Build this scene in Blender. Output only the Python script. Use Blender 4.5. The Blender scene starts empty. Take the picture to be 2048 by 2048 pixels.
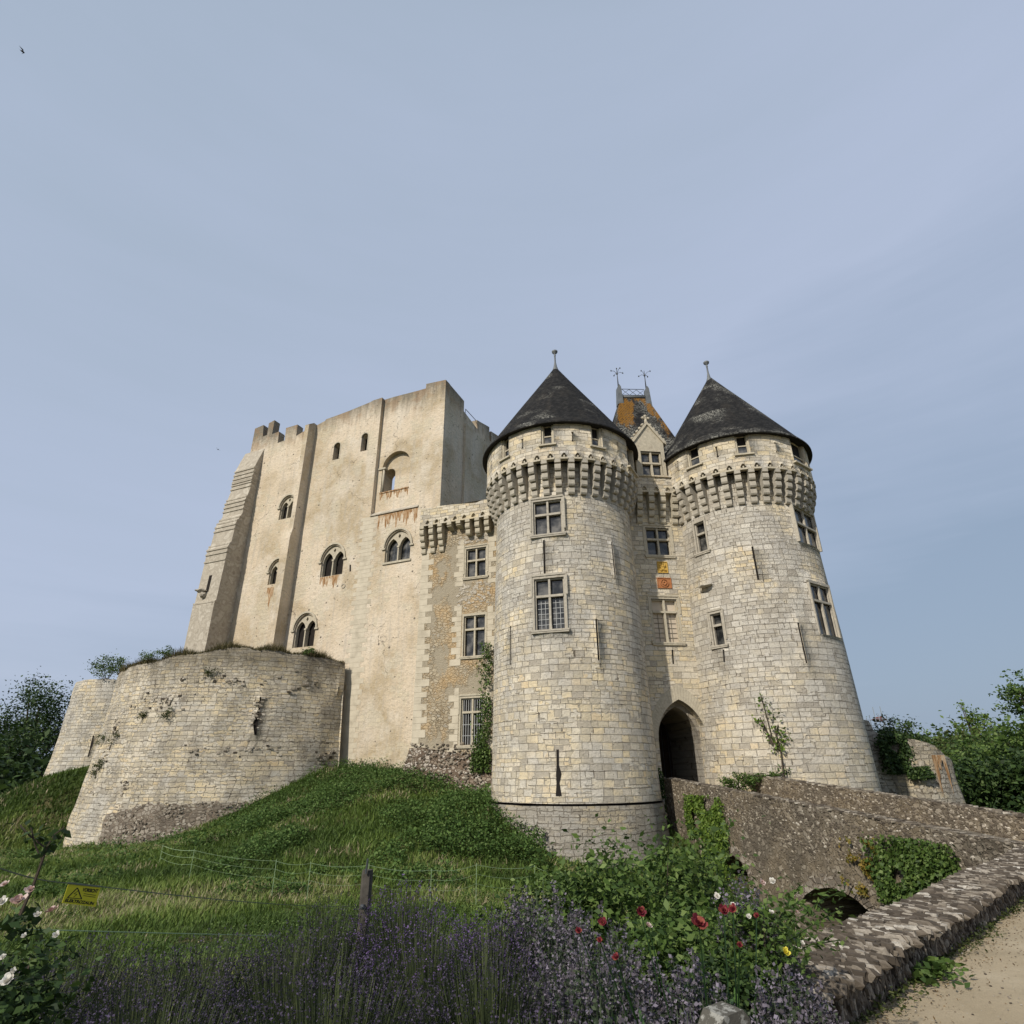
import bpy, math, random
import numpy as np
from math import radians, sin, cos, pi, atan2, hypot, sqrt
from mathutils import Vector, Matrix
from mathutils.geometry import delaunay_2d_cdt

SC = bpy.context.scene
COL = SC.collection
rng = np.random.default_rng(7)
random.seed(7)

# ------------------------------------------------------------------ camera
PITCH, ROLL, FPX = radians(23.87), radians(-0.47), 1170.5      # focal length in pixels of a 2048 px wide frame
fw = np.array([0, cos(PITCH), sin(PITCH)])
_u = np.array([0, -sin(PITCH), cos(PITCH)]); _r = np.array([1., 0, 0])
rt = _r * cos(ROLL) + _u * sin(ROLL); up = -_r * sin(ROLL) + _u * cos(ROLL)
cd = bpy.data.cameras.new('camera'); cam = bpy.data.objects.new('camera', cd); COL.objects.link(cam)
cam.matrix_world = Matrix(((rt[0], up[0], -fw[0], 0), (rt[1], up[1], -fw[1], 0), (rt[2], up[2], -fw[2], 0), (0, 0, 0, 1)))
cd.sensor_width = 36; cd.lens = 36 * FPX / 2048; cd.clip_start = 0.05; cd.clip_end = 6000
SC.camera = cam

# ------------------------------------------------------------------ light
SUN_A, SUN_E = radians(39), radians(36)                        # sun behind the camera to the left
sdir = Vector((-sin(SUN_A) * cos(SUN_E), -cos(SUN_A) * cos(SUN_E), sin(SUN_E)))
sl = bpy.data.lights.new('sun', 'SUN'); sun = bpy.data.objects.new('sun', sl); COL.objects.link(sun)
sl.energy = 4.2; sl.angle = radians(1.0); sl.color = (1.0, 0.93, 0.82)
sun.rotation_euler = sdir.to_track_quat('Z', 'Y').to_euler(); sun.location = (-20, -20, 40)
W = bpy.data.worlds.new('World'); SC.world = W; W.use_nodes = True
nt = W.node_tree; nt.nodes.clear()
wo = nt.nodes.new('ShaderNodeOutputWorld'); bg = nt.nodes.new('ShaderNodeBackground'); bg.inputs[1].default_value = 0.1
sk = nt.nodes.new('ShaderNodeTexSky'); sk.sky_type = 'NISHITA'; sk.sun_disc = False
sk.sun_elevation = SUN_E; sk.sun_rotation = pi + SUN_A; sk.air_density = 1.3; sk.dust_density = 3.0; sk.altitude = 100
tc = nt.nodes.new('ShaderNodeTexCoord')
sx = nt.nodes.new('ShaderNodeSeparateXYZ'); nt.links.new(tc.outputs['Generated'], sx.inputs[0])
def wmath(op, a, b):
    n = nt.nodes.new('ShaderNodeMath'); n.operation = op; n.use_clamp = False
    for i, v in enumerate((a, b)):
        if isinstance(v, (int, float)): n.inputs[i].default_value = v
        else: nt.links.new(v, n.inputs[i])
    return n.outputs[0]
mp = nt.nodes.new('ShaderNodeMapping'); mp.inputs['Scale'].default_value = (1.2, 1.2, 3.5); mp.inputs['Rotation'].default_value = (0.15, 0.2, 0)
nt.links.new(tc.outputs['Generated'], mp.inputs[0])
nz = nt.nodes.new('ShaderNodeTexNoise'); nz.inputs['Scale'].default_value = 1.6; nz.inputs['Detail'].default_value = 4; nz.inputs['Roughness'].default_value = 0.5
nt.links.new(mp.outputs[0], nz.inputs[0])
t1 = wmath('MULTIPLY', sx.outputs[0], -0.30)                    # a little deeper blue towards the right
t2 = wmath('MULTIPLY', sx.outputs[2], 0.9)
t2.node.use_clamp = True
mp2 = nt.nodes.new('ShaderNodeMapping'); mp2.inputs['Scale'].default_value = (1.0, 1.0, 13.0); mp2.inputs['Rotation'].default_value = (0.0, 0.16, 0)
nt.links.new(tc.outputs['Generated'], mp2.inputs[0])
nz2 = nt.nodes.new('ShaderNodeTexNoise'); nz2.inputs['Scale'].default_value = 1.3; nz2.inputs['Detail'].default_value = 6; nz2.inputs['Roughness'].default_value = 0.6
nt.links.new(mp2.outputs[0], nz2.inputs[0])
t3 = wmath('ADD', wmath('ADD', t1, t2), wmath('MULTIPLY', wmath('SUBTRACT', nz2.outputs[0], 0.5), 0.30)); t4 = wmath('ADD', t3, wmath('MULTIPLY', wmath('SUBTRACT', nz.outputs[0], 0.5), 0.45))
rp = nt.nodes.new('ShaderNodeValToRGB'); nt.links.new(t4, rp.inputs[0])
rp.color_ramp.elements[0].position = 0.0; rp.color_ramp.elements[0].color = (0.315, 0.405, 0.545, 1)
rp.color_ramp.elements[1].position = 0.42; rp.color_ramp.elements[1].color = (0.495, 0.572, 0.74, 1)
e = rp.color_ramp.elements.new(0.9); e.color = (0.425, 0.51, 0.635, 1)
vm = nt.nodes.new('ShaderNodeVectorMath'); vm.operation = 'SCALE'; vm.inputs['Scale'].default_value = 10.0
nt.links.new(rp.outputs[0], vm.inputs[0])
mx = nt.nodes.new('ShaderNodeMix'); mx.data_type = 'RGBA'; mx.inputs[0].default_value = 0.86
nt.links.new(sk.outputs[0], mx.inputs[6]); nt.links.new(vm.outputs[0], mx.inputs[7])
nt.links.new(mx.outputs[2], bg.inputs[0]); nt.links.new(bg.outputs[0], wo.inputs[0])
SC.view_settings.view_transform = 'Standard'; SC.view_settings.look = 'None'; SC.view_settings.exposure = 0; SC.view_settings.gamma = 1
SC.render.engine = 'CYCLES'; SC.cycles.max_bounces = 6; SC.cycles.diffuse_bounces = 3

# ------------------------------------------------------------------ materials
class NT:
    def __init__(s, name, rough=0.9, spec=0.2):
        s.m = bpy.data.materials.new(name); s.m.use_nodes = True; s.t = s.m.node_tree; s.t.nodes.clear()
        s.o = s.n('OutputMaterial'); s.b = s.n('BsdfPrincipled'); s.l(s.b.outputs[0], s.o.inputs[0])
        s.b.inputs['Roughness'].default_value = rough; s.b.inputs['Specular IOR Level'].default_value = spec
    def n(s, t, **k):
        x = s.t.nodes.new('ShaderNode' + t)
        for a, b in k.items(): setattr(x, a, b)
        return x
    def l(s, a, b): s.t.links.new(a, b)
    def put(s, v, i):
        if v is None: return
        if isinstance(v, (int, float)): i.default_value = v
        elif isinstance(v, (tuple, list)): i.default_value = tuple(v) + ((1,) if len(v) == 3 and len(i.default_value) == 4 else ())
        else: s.l(v, i)
    def uv(s): return s.n('UVMap').outputs[0]
    def obj(s): return s.n('TexCoord').outputs['Object']
    def map(s, v, sc=(1, 1, 1), loc=(0, 0, 0)):
        x = s.n('Mapping'); s.l(v, x.inputs[0]); x.inputs['Scale'].default_value = sc; x.inputs['Location'].default_value = loc; return x.outputs[0]
    def noise(s, v, sc, det=4, ro=0.55, col=False):
        x = s.n('TexNoise'); s.l(v, x.inputs['Vector']); x.inputs['Scale'].default_value = sc; x.inputs['Detail'].default_value = det; x.inputs['Roughness'].default_value = ro
        return x.outputs[1 if col else 0]
    def vor(s, v, sc, feat='F1', out=0, rnd=1.0):
        x = s.n('TexVoronoi', feature=feat); s.l(v, x.inputs['Vector']); x.inputs['Scale'].default_value = sc; x.inputs['Randomness'].default_value = rnd; return x.outputs[out]
    def math(s, op, a, b=0.5, clamp=False, c=None):
        x = s.n('Math', operation=op, use_clamp=clamp); s.put(a, x.inputs[0]); s.put(b, x.inputs[1])
        if c is not None: s.put(c, x.inputs[2])
        return x.outputs[0]
    def step(s, v, a, b):
        x = s.n('MapRange'); s.l(v, x.inputs[0]); x.inputs[1].default_value = a; x.inputs[2].default_value = b; return x.outputs[0]
    def mix(s, f, a, b, mode='MIX'):
        x = s.n('Mix', data_type='RGBA', blend_type=mode); s.put(f, x.inputs[0]); s.put(a, x.inputs[6]); s.put(b, x.inputs[7]); return x.outputs[2]
    def ramp(s, v, pts, const=False):
        x = s.n('ValToRGB'); s.l(v, x.inputs[0]); r = x.color_ramp
        if const: r.interpolation = 'CONSTANT'
        while len(r.elements) < len(pts): r.elements.new(0.5)
        for e, (p, c) in zip(r.elements, pts): e.position = p; e.color = tuple(c) + (1,)
        return x.outputs[0]
    def vadd(s, a, b, sc):
        x = s.n('VectorMath', operation='MULTIPLY_ADD'); s.l(b, x.inputs[0]); x.inputs[1].default_value = (sc, sc, sc); s.l(a, x.inputs[2]); return x.outputs[0]
    def sep(s, v): x = s.n('SeparateXYZ'); s.l(v, x.inputs[0]); return x.outputs
    def attr(s, n='rnd'): x = s.n('Attribute', attribute_name=n); return x.outputs['Fac']
    def col(s, c): s.put(c, s.b.inputs['Base Color'])
    def bump(s, h, st=0.5, d=0.03):
        x = s.n('Bump'); x.inputs['Strength'].default_value = st; x.inputs['Distance'].default_value = d; s.l(h, x.inputs['Height']); s.l(x.outputs[0], s.b.inputs['Normal'])

def ashlar(name, bw=0.46, rh=0.29, warm=0.5, stain=0.35, mort=0.014, distort=0.05, dark=0.0, seed=0.0, light=1.0, wbias=None, topdark=None, jm=1.0):
    """courses of cut stone: every block has its own tint, grey weathering drifts over them"""
    q = NT(name); raw = q.uv(); uv = q.map(raw, loc=(seed, seed * 1.7, 0))
    # irregular courses: height varies from course to course, lengths vary within each one
    s_ = q.sep(uv); n1 = q.noise(q.map(uv, (0, 1, 0)), 1.1, 2); wob = q.noise(uv, 2.2, 2, col=True); nhi = q.noise(uv, 11, 3, col=True)
    def courses(bw_, rh_, k):
        v1 = q.math('ADD', s_[1], q.math('MULTIPLY', n1, .34 + k)); row = q.math('FLOOR', q.math('DIVIDE', v1, rh_))
        cb = q.n('CombineXYZ'); q.put(s_[0], cb.inputs[0]); q.put(q.math('MULTIPLY', row, 5.37), cb.inputs[1])
        wn = q.n('TexWhiteNoise', noise_dimensions='1D'); q.l(row, wn.inputs['W'])
        u1 = q.math('ADD', q.math('ADD', s_[0], q.math('MULTIPLY', q.noise(cb.outputs[0], 1.5, 1), .62)), wn.outputs[0])
        cc = q.n('CombineXYZ'); q.put(u1, cc.inputs[0]); q.put(v1, cc.inputs[1])
        uvd = q.vadd(q.vadd(cc.outputs[0], wob, distort * 1.1), nhi, distort * .55)
        br = q.n('TexBrick', offset=0.0, squash=1.0); q.l(uvd, br.inputs['Vector'])
        br.inputs['Color1'].default_value = (0, 0, 0, 1); br.inputs['Color2'].default_value = (1, 1, 1, 1); br.inputs['Mortar'].default_value = (0, 0, 0, 1)
        br.inputs['Scale'].default_value = 1; br.inputs['Mortar Size'].default_value = mort; br.inputs['Mortar Smooth'].default_value = 0.5
        br.inputs['Brick Width'].default_value = bw_; br.inputs['Row Height'].default_value = rh_; return br
    b1, b2 = courses(bw, rh, 0), courses(bw * .74, rh * .76, .2)          # older and repaired areas are laid in different stone
    zm = q.step(q.math('ADD', q.noise(q.map(uv, (1, 1, 1), (11, 4, 0)), .36, 4, .6), q.math('MULTIPLY', b1.outputs[0], .03)), .515, .52)
    r1 = q.math('ADD', q.math('MULTIPLY', b1.outputs[0], q.math('SUBTRACT', 1.0, zm)), q.math('MULTIPLY', b2.outputs[0], zm))
    fac = q.math('ADD', q.math('MULTIPLY', b1.outputs[1], q.math('SUBTRACT', 1.0, zm)), q.math('MULTIPLY', b2.outputs[1], zm))
    gl = light
    grey = q.ramp(r1, [(0, (.275*gl, .25*gl, .21*gl)), (.25, (.36*gl, .333*gl, .285*gl)), (.5, (.415*gl, .39*gl, .335*gl)), (.75, (.35*gl, .33*gl, .295*gl)), (1, (.48*gl, .45*gl, .39*gl))])
    wrm = q.ramp(r1, [(0, (.33*gl, .295*gl, .24*gl)), (.2, (.44*gl, .385*gl, .28*gl)), (.4, (.57*gl, .47*gl, .30*gl)), (.6, (.45*gl, .415*gl, .35*gl)), (.8, (.56*gl, .50*gl, .385*gl)), (.93, (.47*gl, .42*gl, .34*gl)), (1, (.51*gl, .40*gl, .24*gl))])
    big = q.noise(uv, 0.33, 5, 0.6)
    zone = q.step(big, 0.62 - warm * 0.32, 0.74 - warm * 0.32)
    if wbias is not None:     # warmer stone in a height band (v axis)
        v = q.sep(raw)[1]
        for (a, b, c) in wbias: zone = q.math('MAXIMUM', zone, q.math('MULTIPLY', q.math('MULTIPLY', q.step(v, a, b), q.step(v, c, c - (b - a))), q.step(q.noise(uv, 0.7, 3), 0.3, 0.6)))
    per = q.math('ADD', zone, q.math('MULTIPLY', q.math('SUBTRACT', q.noise(uv, 0.9, 5, .65), 0.5), 1.5), clamp=True)
    c = q.mix(per, grey, wrm)
    c = q.mix(q.math('MULTIPLY', q.step(q.noise(uv, 9, 6, 0.75), 0.50, 0.68), 0.5), c, (.23, .205, .165))
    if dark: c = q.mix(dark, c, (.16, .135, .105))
    pal = q.step(q.noise(uv, 7, 5, 0.75), 0.56, 0.68)
    c = q.mix(q.math('MULTIPLY', pal, 0.42), c, (.58*gl, .54*gl, .455*gl))
    st = q.step(q.noise(q.map(uv, (1, 0.6, 1), (7, 3, 0)), 0.75, 8, 0.72), 0.47, 0.66)
    c = q.mix(q.math('MULTIPLY', st, stain), c, (.22, .195, .155))
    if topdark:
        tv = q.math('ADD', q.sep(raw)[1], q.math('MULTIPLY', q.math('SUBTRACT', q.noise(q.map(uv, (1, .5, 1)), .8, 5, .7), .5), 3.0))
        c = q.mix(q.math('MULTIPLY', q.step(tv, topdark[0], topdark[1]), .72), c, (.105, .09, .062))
    fl = q.step(q.vor(uv, 2.6), .07, .045); c = q.mix(q.math('MULTIPLY', fl, .8), c, (.07, .06, .045))
    c = q.mix(q.math('MULTIPLY', q.math('MULTIPLY', fac, jm), q.step(q.noise(uv, 1.9, 5, .7), 0.44, 0.62)), c, (.12, .10, .075))
    q.col(c)
    h = q.math('ADD', q.math('MULTIPLY', q.math('SUBTRACT', 1.0, fac), 1.0), q.math('MULTIPLY', r1, 0.45))
    h = q.math('ADD', h, q.math('MULTIPLY', q.noise(uv, 8, 7, 0.75), 1.5))
    q.bump(h, 0.9, 0.05)
    return q.m

def plaster(name):
    """old lime render: cream to pinkish, run marks, pock holes, dark lichen near the wall top"""
    q = NT(name); uv = q.uv(); v = q.sep(uv)[1]
    c = q.ramp(q.noise(uv, 0.16, 4, 0.5), [(.3, (.64, .555, .44)), (.45, (.62, .52, .39)), (.56, (.43, .345, .225)), (.66, (.58, .50, .39)), (.8, (.63, .56, .45))])
    c = q.mix(q.math('MULTIPLY', q.step(q.noise(q.map(uv, (1.8, .12, 1)), 1.5, 6, .7), .5, .66), .42), c, (.36, .33, .285))
    c = q.mix(q.math('MULTIPLY', q.step(q.noise(q.map(uv, (1, .6, 1), (3, 9, 0)), .35, 7, .7), .5, .62), .6), c, (.65, .585, .485))
    c = q.mix(q.math('MULTIPLY', q.step(q.noise(q.map(uv, (1, 1.7, 1)), 3.5, 8, .75), .51, .62), .55), c, (.35, .305, .235))
    c = q.mix(q.math('MULTIPLY', q.step(q.noise(q.map(uv, (1, 1.5, 1), (5, 2, 0)), 6, 6, .75), .56, .66), .5), c, (.66, .60, .49))
    c = q.mix(q.math('MULTIPLY', q.step(q.noise(uv, 1.2, 6, .65), .55, .7), .35), c, (.56, .51, .42))
    ex = q.step(q.noise(uv, 0.5, 5, .65), .545, .57)               # patches where the masonry shows
    br = q.n('TexBrick', offset=0.5); q.l(q.vadd(uv, q.noise(uv, 2, 2, col=True), .08), br.inputs['Vector'])
    br.inputs['Color1'].default_value = (.50, .45, .35, 1); br.inputs['Color2'].default_value = (.58, .51, .37, 1); br.inputs['Mortar'].default_value = (.36, .31, .24, 1)
    br.inputs['Scale'].default_value = 1; br.inputs['Brick Width'].default_value = .42; br.inputs['Row Height'].default_value = .27; br.inputs['Mortar Size'].default_value = .012
    c = q.mix(q.math('MULTIPLY', ex, .6), c, br.outputs[0])
    vor = q.vor(uv, 0.9); pit = q.step(vor, .075, .05)
    pit = q.math('MAXIMUM', pit, q.math('MULTIPLY', q.step(q.vor(uv, 2.3), .12, .07), q.step(q.noise(uv, .7, 3), .5, .56)))
    c = q.mix(q.math('MULTIPLY', pit, .8), c, (.10, .085, .07))
    crk = q.step(q.vor(q.vadd(uv, q.noise(uv, 1.1, 5, col=True), 1.6), .22, 'DISTANCE_TO_EDGE'), .0055, .002); crk = q.math('MULTIPLY', crk, q.step(q.noise(uv, .3, 2), .5, .56)); c = q.mix(q.math('MULTIPLY', crk, .75), c, (.11, .09, .07))
    top = q.math('ADD', v, q.math('MULTIPLY', q.noise(q.map(uv, (1.5, .16, 1)), 1.4, 6, .75), 5.0))
    c = q.mix(q.math('MULTIPLY', q.step(top, 31.4, 33.6), .85), c, (.15, .13, .10))
    c = q.mix(q.math('MULTIPLY', q.math('MULTIPLY', q.step(top, 30.6, 32.6), q.step(q.noise(uv, .8, 2), .5, .6)), .4), c, (.28, .17, .09))
    q.col(c)
    h = q.math('ADD', q.math('MULTIPLY', q.noise(uv, 3.5, 7, .7), 1.3), q.math('MULTIPLY', pit, -1.5))
    q.bump(h, 0.9, 0.09)
    return q.m

def mottled(name, cols, sc=1.5, bs=6, bd=0.03, rough=0.9, spec=0.2, det=5, st=0.6, coord='uv'):
    q = NT(name, rough, spec); c0 = q.uv() if coord == 'uv' else q.obj()
    q.col(q.ramp(q.noise(c0, sc, det, 0.6), cols)); q.bump(q.noise(c0, bs, 6, 0.7), st, bd); return q.m

def slate(name, lichen=0.4, orange=0.0, seed=0):
    q = NT(name, 0.9, 0.08); uv = q.map(q.uv(), loc=(seed, seed, 0))
    br = q.n('TexBrick', offset=0.5); q.l(q.vadd(uv, q.noise(uv, 6, 2, col=True), .015), br.inputs['Vector'])
    br.inputs['Color1'].default_value = (0, 0, 0, 1); br.inputs['Color2'].default_value = (1, 1, 1, 1); br.inputs['Mortar'].default_value = (0, 0, 0, 1)
    br.inputs['Scale'].default_value = 1; br.inputs['Brick Width'].default_value = .17; br.inputs['Row Height'].default_value = .115; br.inputs['Mortar Size'].default_value = .008
    c = q.ramp(br.outputs[0], [(0, (.014, .014, .015)), (.5, (.022, .022, .022)), (1, (.036, .035, .034))])
    c = q.mix(q.math('MULTIPLY', q.step(q.noise(q.map(uv, (1, .4, 1)), 1.1, 5, .7), .5, .7), .5), c, (.06, .052, .042))
    li = q.math('MULTIPLY', q.step(q.noise(uv, .45, 3, .5), .60 - lichen * .2, .72 - lichen * .2), q.step(q.noise(uv, 8, 4, .7), .46, .56))
    c = q.mix(q.math('MULTIPLY', li, .75), c, (.29, .285, .25))
    if orange:
        v = q.sep(uv)[1]
        og = q.math('ADD', q.math('MULTIPLY', q.step(v, 3.8, 8.2), .20), q.noise(q.map(uv, (1, .28, 1)), .8, 4, .6))
        og = q.math('MULTIPLY', q.step(og, .735, .77), q.step(q.noise(uv, 9, 4, .7), .35, .5))
        c = q.mix(q.math('MULTIPLY', og, .9), c, (.27, .13, .022))
    c = q.mix(br.outputs[1], c, (.012, .012, .012)); q.col(c)
    q.bump(q.math('ADD', q.math('SUBTRACT', 1.0, br.outputs[1]), q.math('MULTIPLY', br.outputs[0], .5)), .6, .02); return q.m

def rubble(name, sc=4.5, mortar=(.075, .058, .042), stones=((.10, .075, .055), (.20, .155, .11), (.34, .29, .22), (.46, .42, .35)), fill=.5, stretch=1.7, tint=None, patch=None):
    q = NT(name); uv = q.uv(); d = q.vadd(q.map(uv, (1, stretch, 1)), q.noise(uv, 2.5, 3, col=True), .35)
    v1 = q.n('TexVoronoi', feature='F1'); q.l(d, v1.inputs['Vector']); v1.inputs['Scale'].default_value = sc
    rnd = q.sep(v1.outputs[1])
    edge = q.vor(d, sc, 'DISTANCE_TO_EDGE')
    thr = q.math('MULTIPLY', rnd[1], .20)
    body = q.step(q.math('SUBTRACT', edge, q.math('MULTIPLY', thr, 1 - fill)), .015, .07)
    n = len(stones) - 1
    sc_ = q.ramp(rnd[0], [(i / n, s_) for i, s_ in enumerate(stones)])
    m = q.mix(q.step(q.noise(uv, .6, 4, .6), .35, .65), mortar, tuple(min(1, k * 2.1) for k in mortar))
    c = q.mix(body, m, sc_)
    c = q.mix(q.math('MULTIPLY', q.step(q.noise(uv, 13, 5, .7), .4, .75), .5), c, (.085, .07, .05))
    if tint: c = q.mix(q.math('MULTIPLY', q.step(q.noise(uv, .5, 4, .6), .45, .62), tint[1]), c, tint[0])
    if patch:
        pm = q.step(q.noise(q.map(uv, (1, .55, 1), (4, 8, 0)), .55, 6, .65), patch[1], patch[1] + .05); c = q.mix(pm, c, q.mix(q.noise(uv, 6, 5, .7), tuple(k * .8 for k in patch[0]), tuple(k * 1.2 for k in patch[0]))); body = q.math('MULTIPLY', body, q.math('SUBTRACT', 1.0, q.math('MULTIPLY', pm, .85)))
    q.col(c)
    q.bump(q.math('ADD', q.math('MULTIPLY', body, 1.2), q.math('MULTIPLY', q.noise(uv, 16, 5, .7), .7)), .9, .05); return q.m

def attrmat(name, pts, rough=0.7, spec=0.25, trans=0.0, noise=0.0):
    q = NT(name, rough, spec); c = q.ramp(q.attr(), pts)
    if noise: c = q.mix(q.math('MULTIPLY', q.step(q.noise(q.obj(), 18, 4, .7), .4, .7), noise), c, (.05, .04, .03)); q.bump(q.noise(q.obj(), 30, 5, .7), .6, .012)
    q.col(c)
    if trans:
        tr = q.n('BsdfTranslucent'); q.l(c, tr.inputs[0]); ms = q.n('MixShader'); ms.inputs[0].default_value = trans
        q.l(q.b.outputs[0], ms.inputs[1]); q.l(tr.outputs[0], ms.inputs[2]); q.l(ms.outputs[0], q.o.inputs[0])
    return q.m

M = {}
M['tower'] = ashlar('tower_ashlar', light=1.30, warm=.50, seed=3, wbias=[(-4, -2.6, 5.2)])
M['tower2'] = ashlar('tower_ashlar_second', light=1.30, warm=.38, seed=17, wbias=[(-4, -3, 2.5)])
M['parapet'] = ashlar('parapet_ashlar', bw=.6, rh=.3, warm=1.0, stain=.12, seed=5, mort=.009, distort=.03, light=1.22)
M['gate'] = ashlar('gate_ashlar', bw=.5, rh=.27, warm=.85, stain=.2, seed=9, mort=.009, light=1.25)
M['trim'] = mottled('dressed_stone', [(.3, (.28, .25, .20)), (.45, (.42, .385, .32)), (.55, (.34, .31, .255)), (.7, (.50, .46, .38))], 2.6, 12, .025)
M['trimw'] = mottled('warm_dressed_stone', [(.3, (.32, .28, .215)), (.45, (.48, .43, .33)), (.55, (.39, .35, .27)), (.7, (.56, .50, .385))], 2.6, 12, .025)
M['plinth'] = ashlar('plinth_ashlar', warm=.45, stain=.6, seed=21, dark=.18, distort=.13, mort=.02)
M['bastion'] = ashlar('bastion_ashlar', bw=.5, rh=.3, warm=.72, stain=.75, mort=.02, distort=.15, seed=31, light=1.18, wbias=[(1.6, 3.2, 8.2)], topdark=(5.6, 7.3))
M['bastionfar'] = ashlar('far_bastion_ashlar', bw=.6, rh=.34, warm=.5, stain=.4, mort=.02, distort=.12, seed=37, light=1.2)
M['ruin'] = ashlar('ruin_ashlar', bw=.6, rh=.32, warm=.6, stain=.8, mort=.03, distort=.22, seed=57, light=.95, dark=.15, topdark=(2.2, 4.2))
M['bastionlow'] = rubble('bastion_footing', 3.2, (.13, .105, .08), ((.12, .10, .08), (.22, .19, .15), (.33, .29, .24), (.40, .365, .30)), .6, 1.5)
M['plaster'] = plaster('keep_plaster')
M['butt'] = mottled('buttress_stone', [(.3, (.27, .235, .185)), (.42, (.44, .395, .32)), (.52, (.34, .30, .24)), (.6, (.50, .455, .375)), (.75, (.36, .32, .26))], 1.1, 5, .06)
q = NT('rusty_stained_stone'); uv_ = q.map(q.uv(), (4.5, .8, 1)); q.col(q.ramp(q.noise(uv_, 1.6, 6, .7), [(.36, (.50, .42, .31)), (.46, (.40, .28, .17)), (.54, (.27, .145, .06)), (.62, (.20, .11, .05)), (.72, (.48, .40, .29))])); q.bump(q.noise(q.uv(), 9, 6, .7), .6, .03); M['rust'] = q.m
M['wing'] = rubble('wing_rubble', 4.3, (.26, .20, .125), ((.36, .30, .21), (.44, .37, .26), (.50, .43, .31), (.40, .36, .29)), .75, 1.6, ((.50, .32, .14), .55), ((.33, .285, .21), .50))
M['wingbase'] = rubble('wing_footing', 4.5, (.085, .06, .042), ((.12, .085, .06), (.25, .20, .15), (.38, .33, .27), (.48, .44, .38)), .45, 1.4)
M['quoin'] = mottled('pale_quoin_stone', [(.3, (.38, .335, .255)), (.5, (.50, .445, .345)), (.7, (.57, .51, .40))], 1.3, 9, .02)
M['slate'] = slate('slate_roof', .2); M['slate2'] = slate('slate_roof_second', .55, seed=4); M['slateg'] = slate('slate_gatehouse', .7, 1.0, seed=9)
M['lead'] = mottled('weathered_lead', [(.3, (.09, .10, .105)), (.7, (.16, .17, .175))], 3, 9, .005, .55, .4)
M['iron'] = mottled('iron', [(.3, (.035, .04, .045)), (.7, (.07, .075, .08))], 4, 9, .003, .55, .4)
M['bars'] = mottled('pale_grey_bars', [(.3, (.30, .31, .31)), (.7, (.40, .41, .41))], 4, 9, .003, .6, .3)
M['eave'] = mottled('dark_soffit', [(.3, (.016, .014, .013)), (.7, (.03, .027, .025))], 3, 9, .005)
M['bridge'] = rubble('bridge_rubble', 5.2, (.085, .072, .054), ((.075, .062, .047), (.14, .12, .092), (.22, .19, .148), (.34, .30, .24)), .35, 1.2, ((.24, .19, .125), .5))
M['stones'] = attrmat('loose_stones', [(0, (.06, .048, .036)), (.35, (.125, .103, .078)), (.6, (.22, .185, .14)), (.85, (.38, .335, .265)), (1, (.56, .51, .43))], .85, .25, 0, .55)
M['cope'] = attrmat('coping_stones', [(0, (.05, .041, .032)), (.4, (.125, .104, .082)), (.65, (.22, .19, .152)), (.88, (.36, .325, .275)), (1, (.52, .49, .43))], .85, .25, 0, .6)
M['dark'] = mottled('painted_shade', [(.3, (.012, .010, .009)), (.7, (.022, .018, .015))], 2, 5, .02)  # near-black colour standing for shade in openings and recesses
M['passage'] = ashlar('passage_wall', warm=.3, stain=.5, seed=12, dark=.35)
M['wood'] = mottled('weathered_post', [(.3, (.045, .040, .034)), (.7, (.10, .09, .076))], 6, 18, .01, coord='obj')
M['door'] = mottled('dark_timber', [(.3, (.025, .016, .011)), (.7, (.045, .03, .02))], 3, 12, .01)
M['shut'] = mottled('cream_shutter', [(.3, (.46, .39, .30)), (.7, (.56, .48, .38))], 2, 9, .004)
M['lath'] = mottled('beige_laths', [(.3, (.17, .15, .115)), (.7, (.24, .215, .17))], 2, 9, .004)
q = NT('old_glass', .12, .6); q.col(q.ramp(q.noise(q.uv(), 1.8, 3), [(.38, (.012, .013, .014)), (.5, (.045, .046, .045)), (.64, (.13, .125, .115))])); q.bump(q.noise(q.uv(), 1.5, 3), .5, .04); M['glass'] = q.m  # paler mottling in the colour stands for uneven reflections
q = NT('sandy_path', .95, .1); o_ = q.obj()
c_ = q.ramp(q.noise(o_, .7, 6, .6), [(.3, (.32, .258, .165)), (.5, (.405, .33, .222)), (.7, (.46, .385, .27))])
c_ = q.mix(q.math('MULTIPLY', q.step(q.noise(o_, 40, 3, .8), .55, .7), .5), c_, (.20, .16, .11)); c_ = q.mix(q.step(q.vor(o_, 9), .07, .05), c_, (.42, .37, .30)); q.col(c_)
c2_ = q.step(q.noise(q.map(o_, (.35, 1.2, 1)), .8, 5, .65), .5, .68)
q.col(q.mix(q.math('MULTIPLY', c2_, .38), c_, (.23, .19, .125)))
q.bump(q.noise(o_, 28, 7, .8), .8, .02); M['path'] = q.m
q = NT('meadow_soil', 1, .05); o_ = q.obj()
c_ = q.ramp(q.noise(o_, .35, 5, .6), [(.3, (.03, .052, .014)), (.5, (.055, .075, .022)), (.7, (.12, .105, .05))])
c_ = q.mix(q.math('MULTIPLY', q.step(q.noise(o_, 6, 5, .7), .5, .7), .5), c_, (.02, .03, .010)); q.col(c_); q.bump(q.noise(o_, 8, 6, .8), 1, .08); M['soil'] = q.m
M['plyellow'] = mottled('yellow_plaque', [(.35, (.42, .25, .05)), (.65, (.56, .38, .10))], 3, 10, .01)
M['plorange'] = mottled('orange_plaque', [(.35, (.34, .13, .05)), (.65, (.42, .19, .085))], 3, 10, .01)
q = NT('sign_yellow', .45, .4); q.col((.55, .50, .02)); M['signy'] = q.m
q = NT('sign_black', .5, .3); q.col((.01, .01, .01)); M['signk'] = q.m
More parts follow.
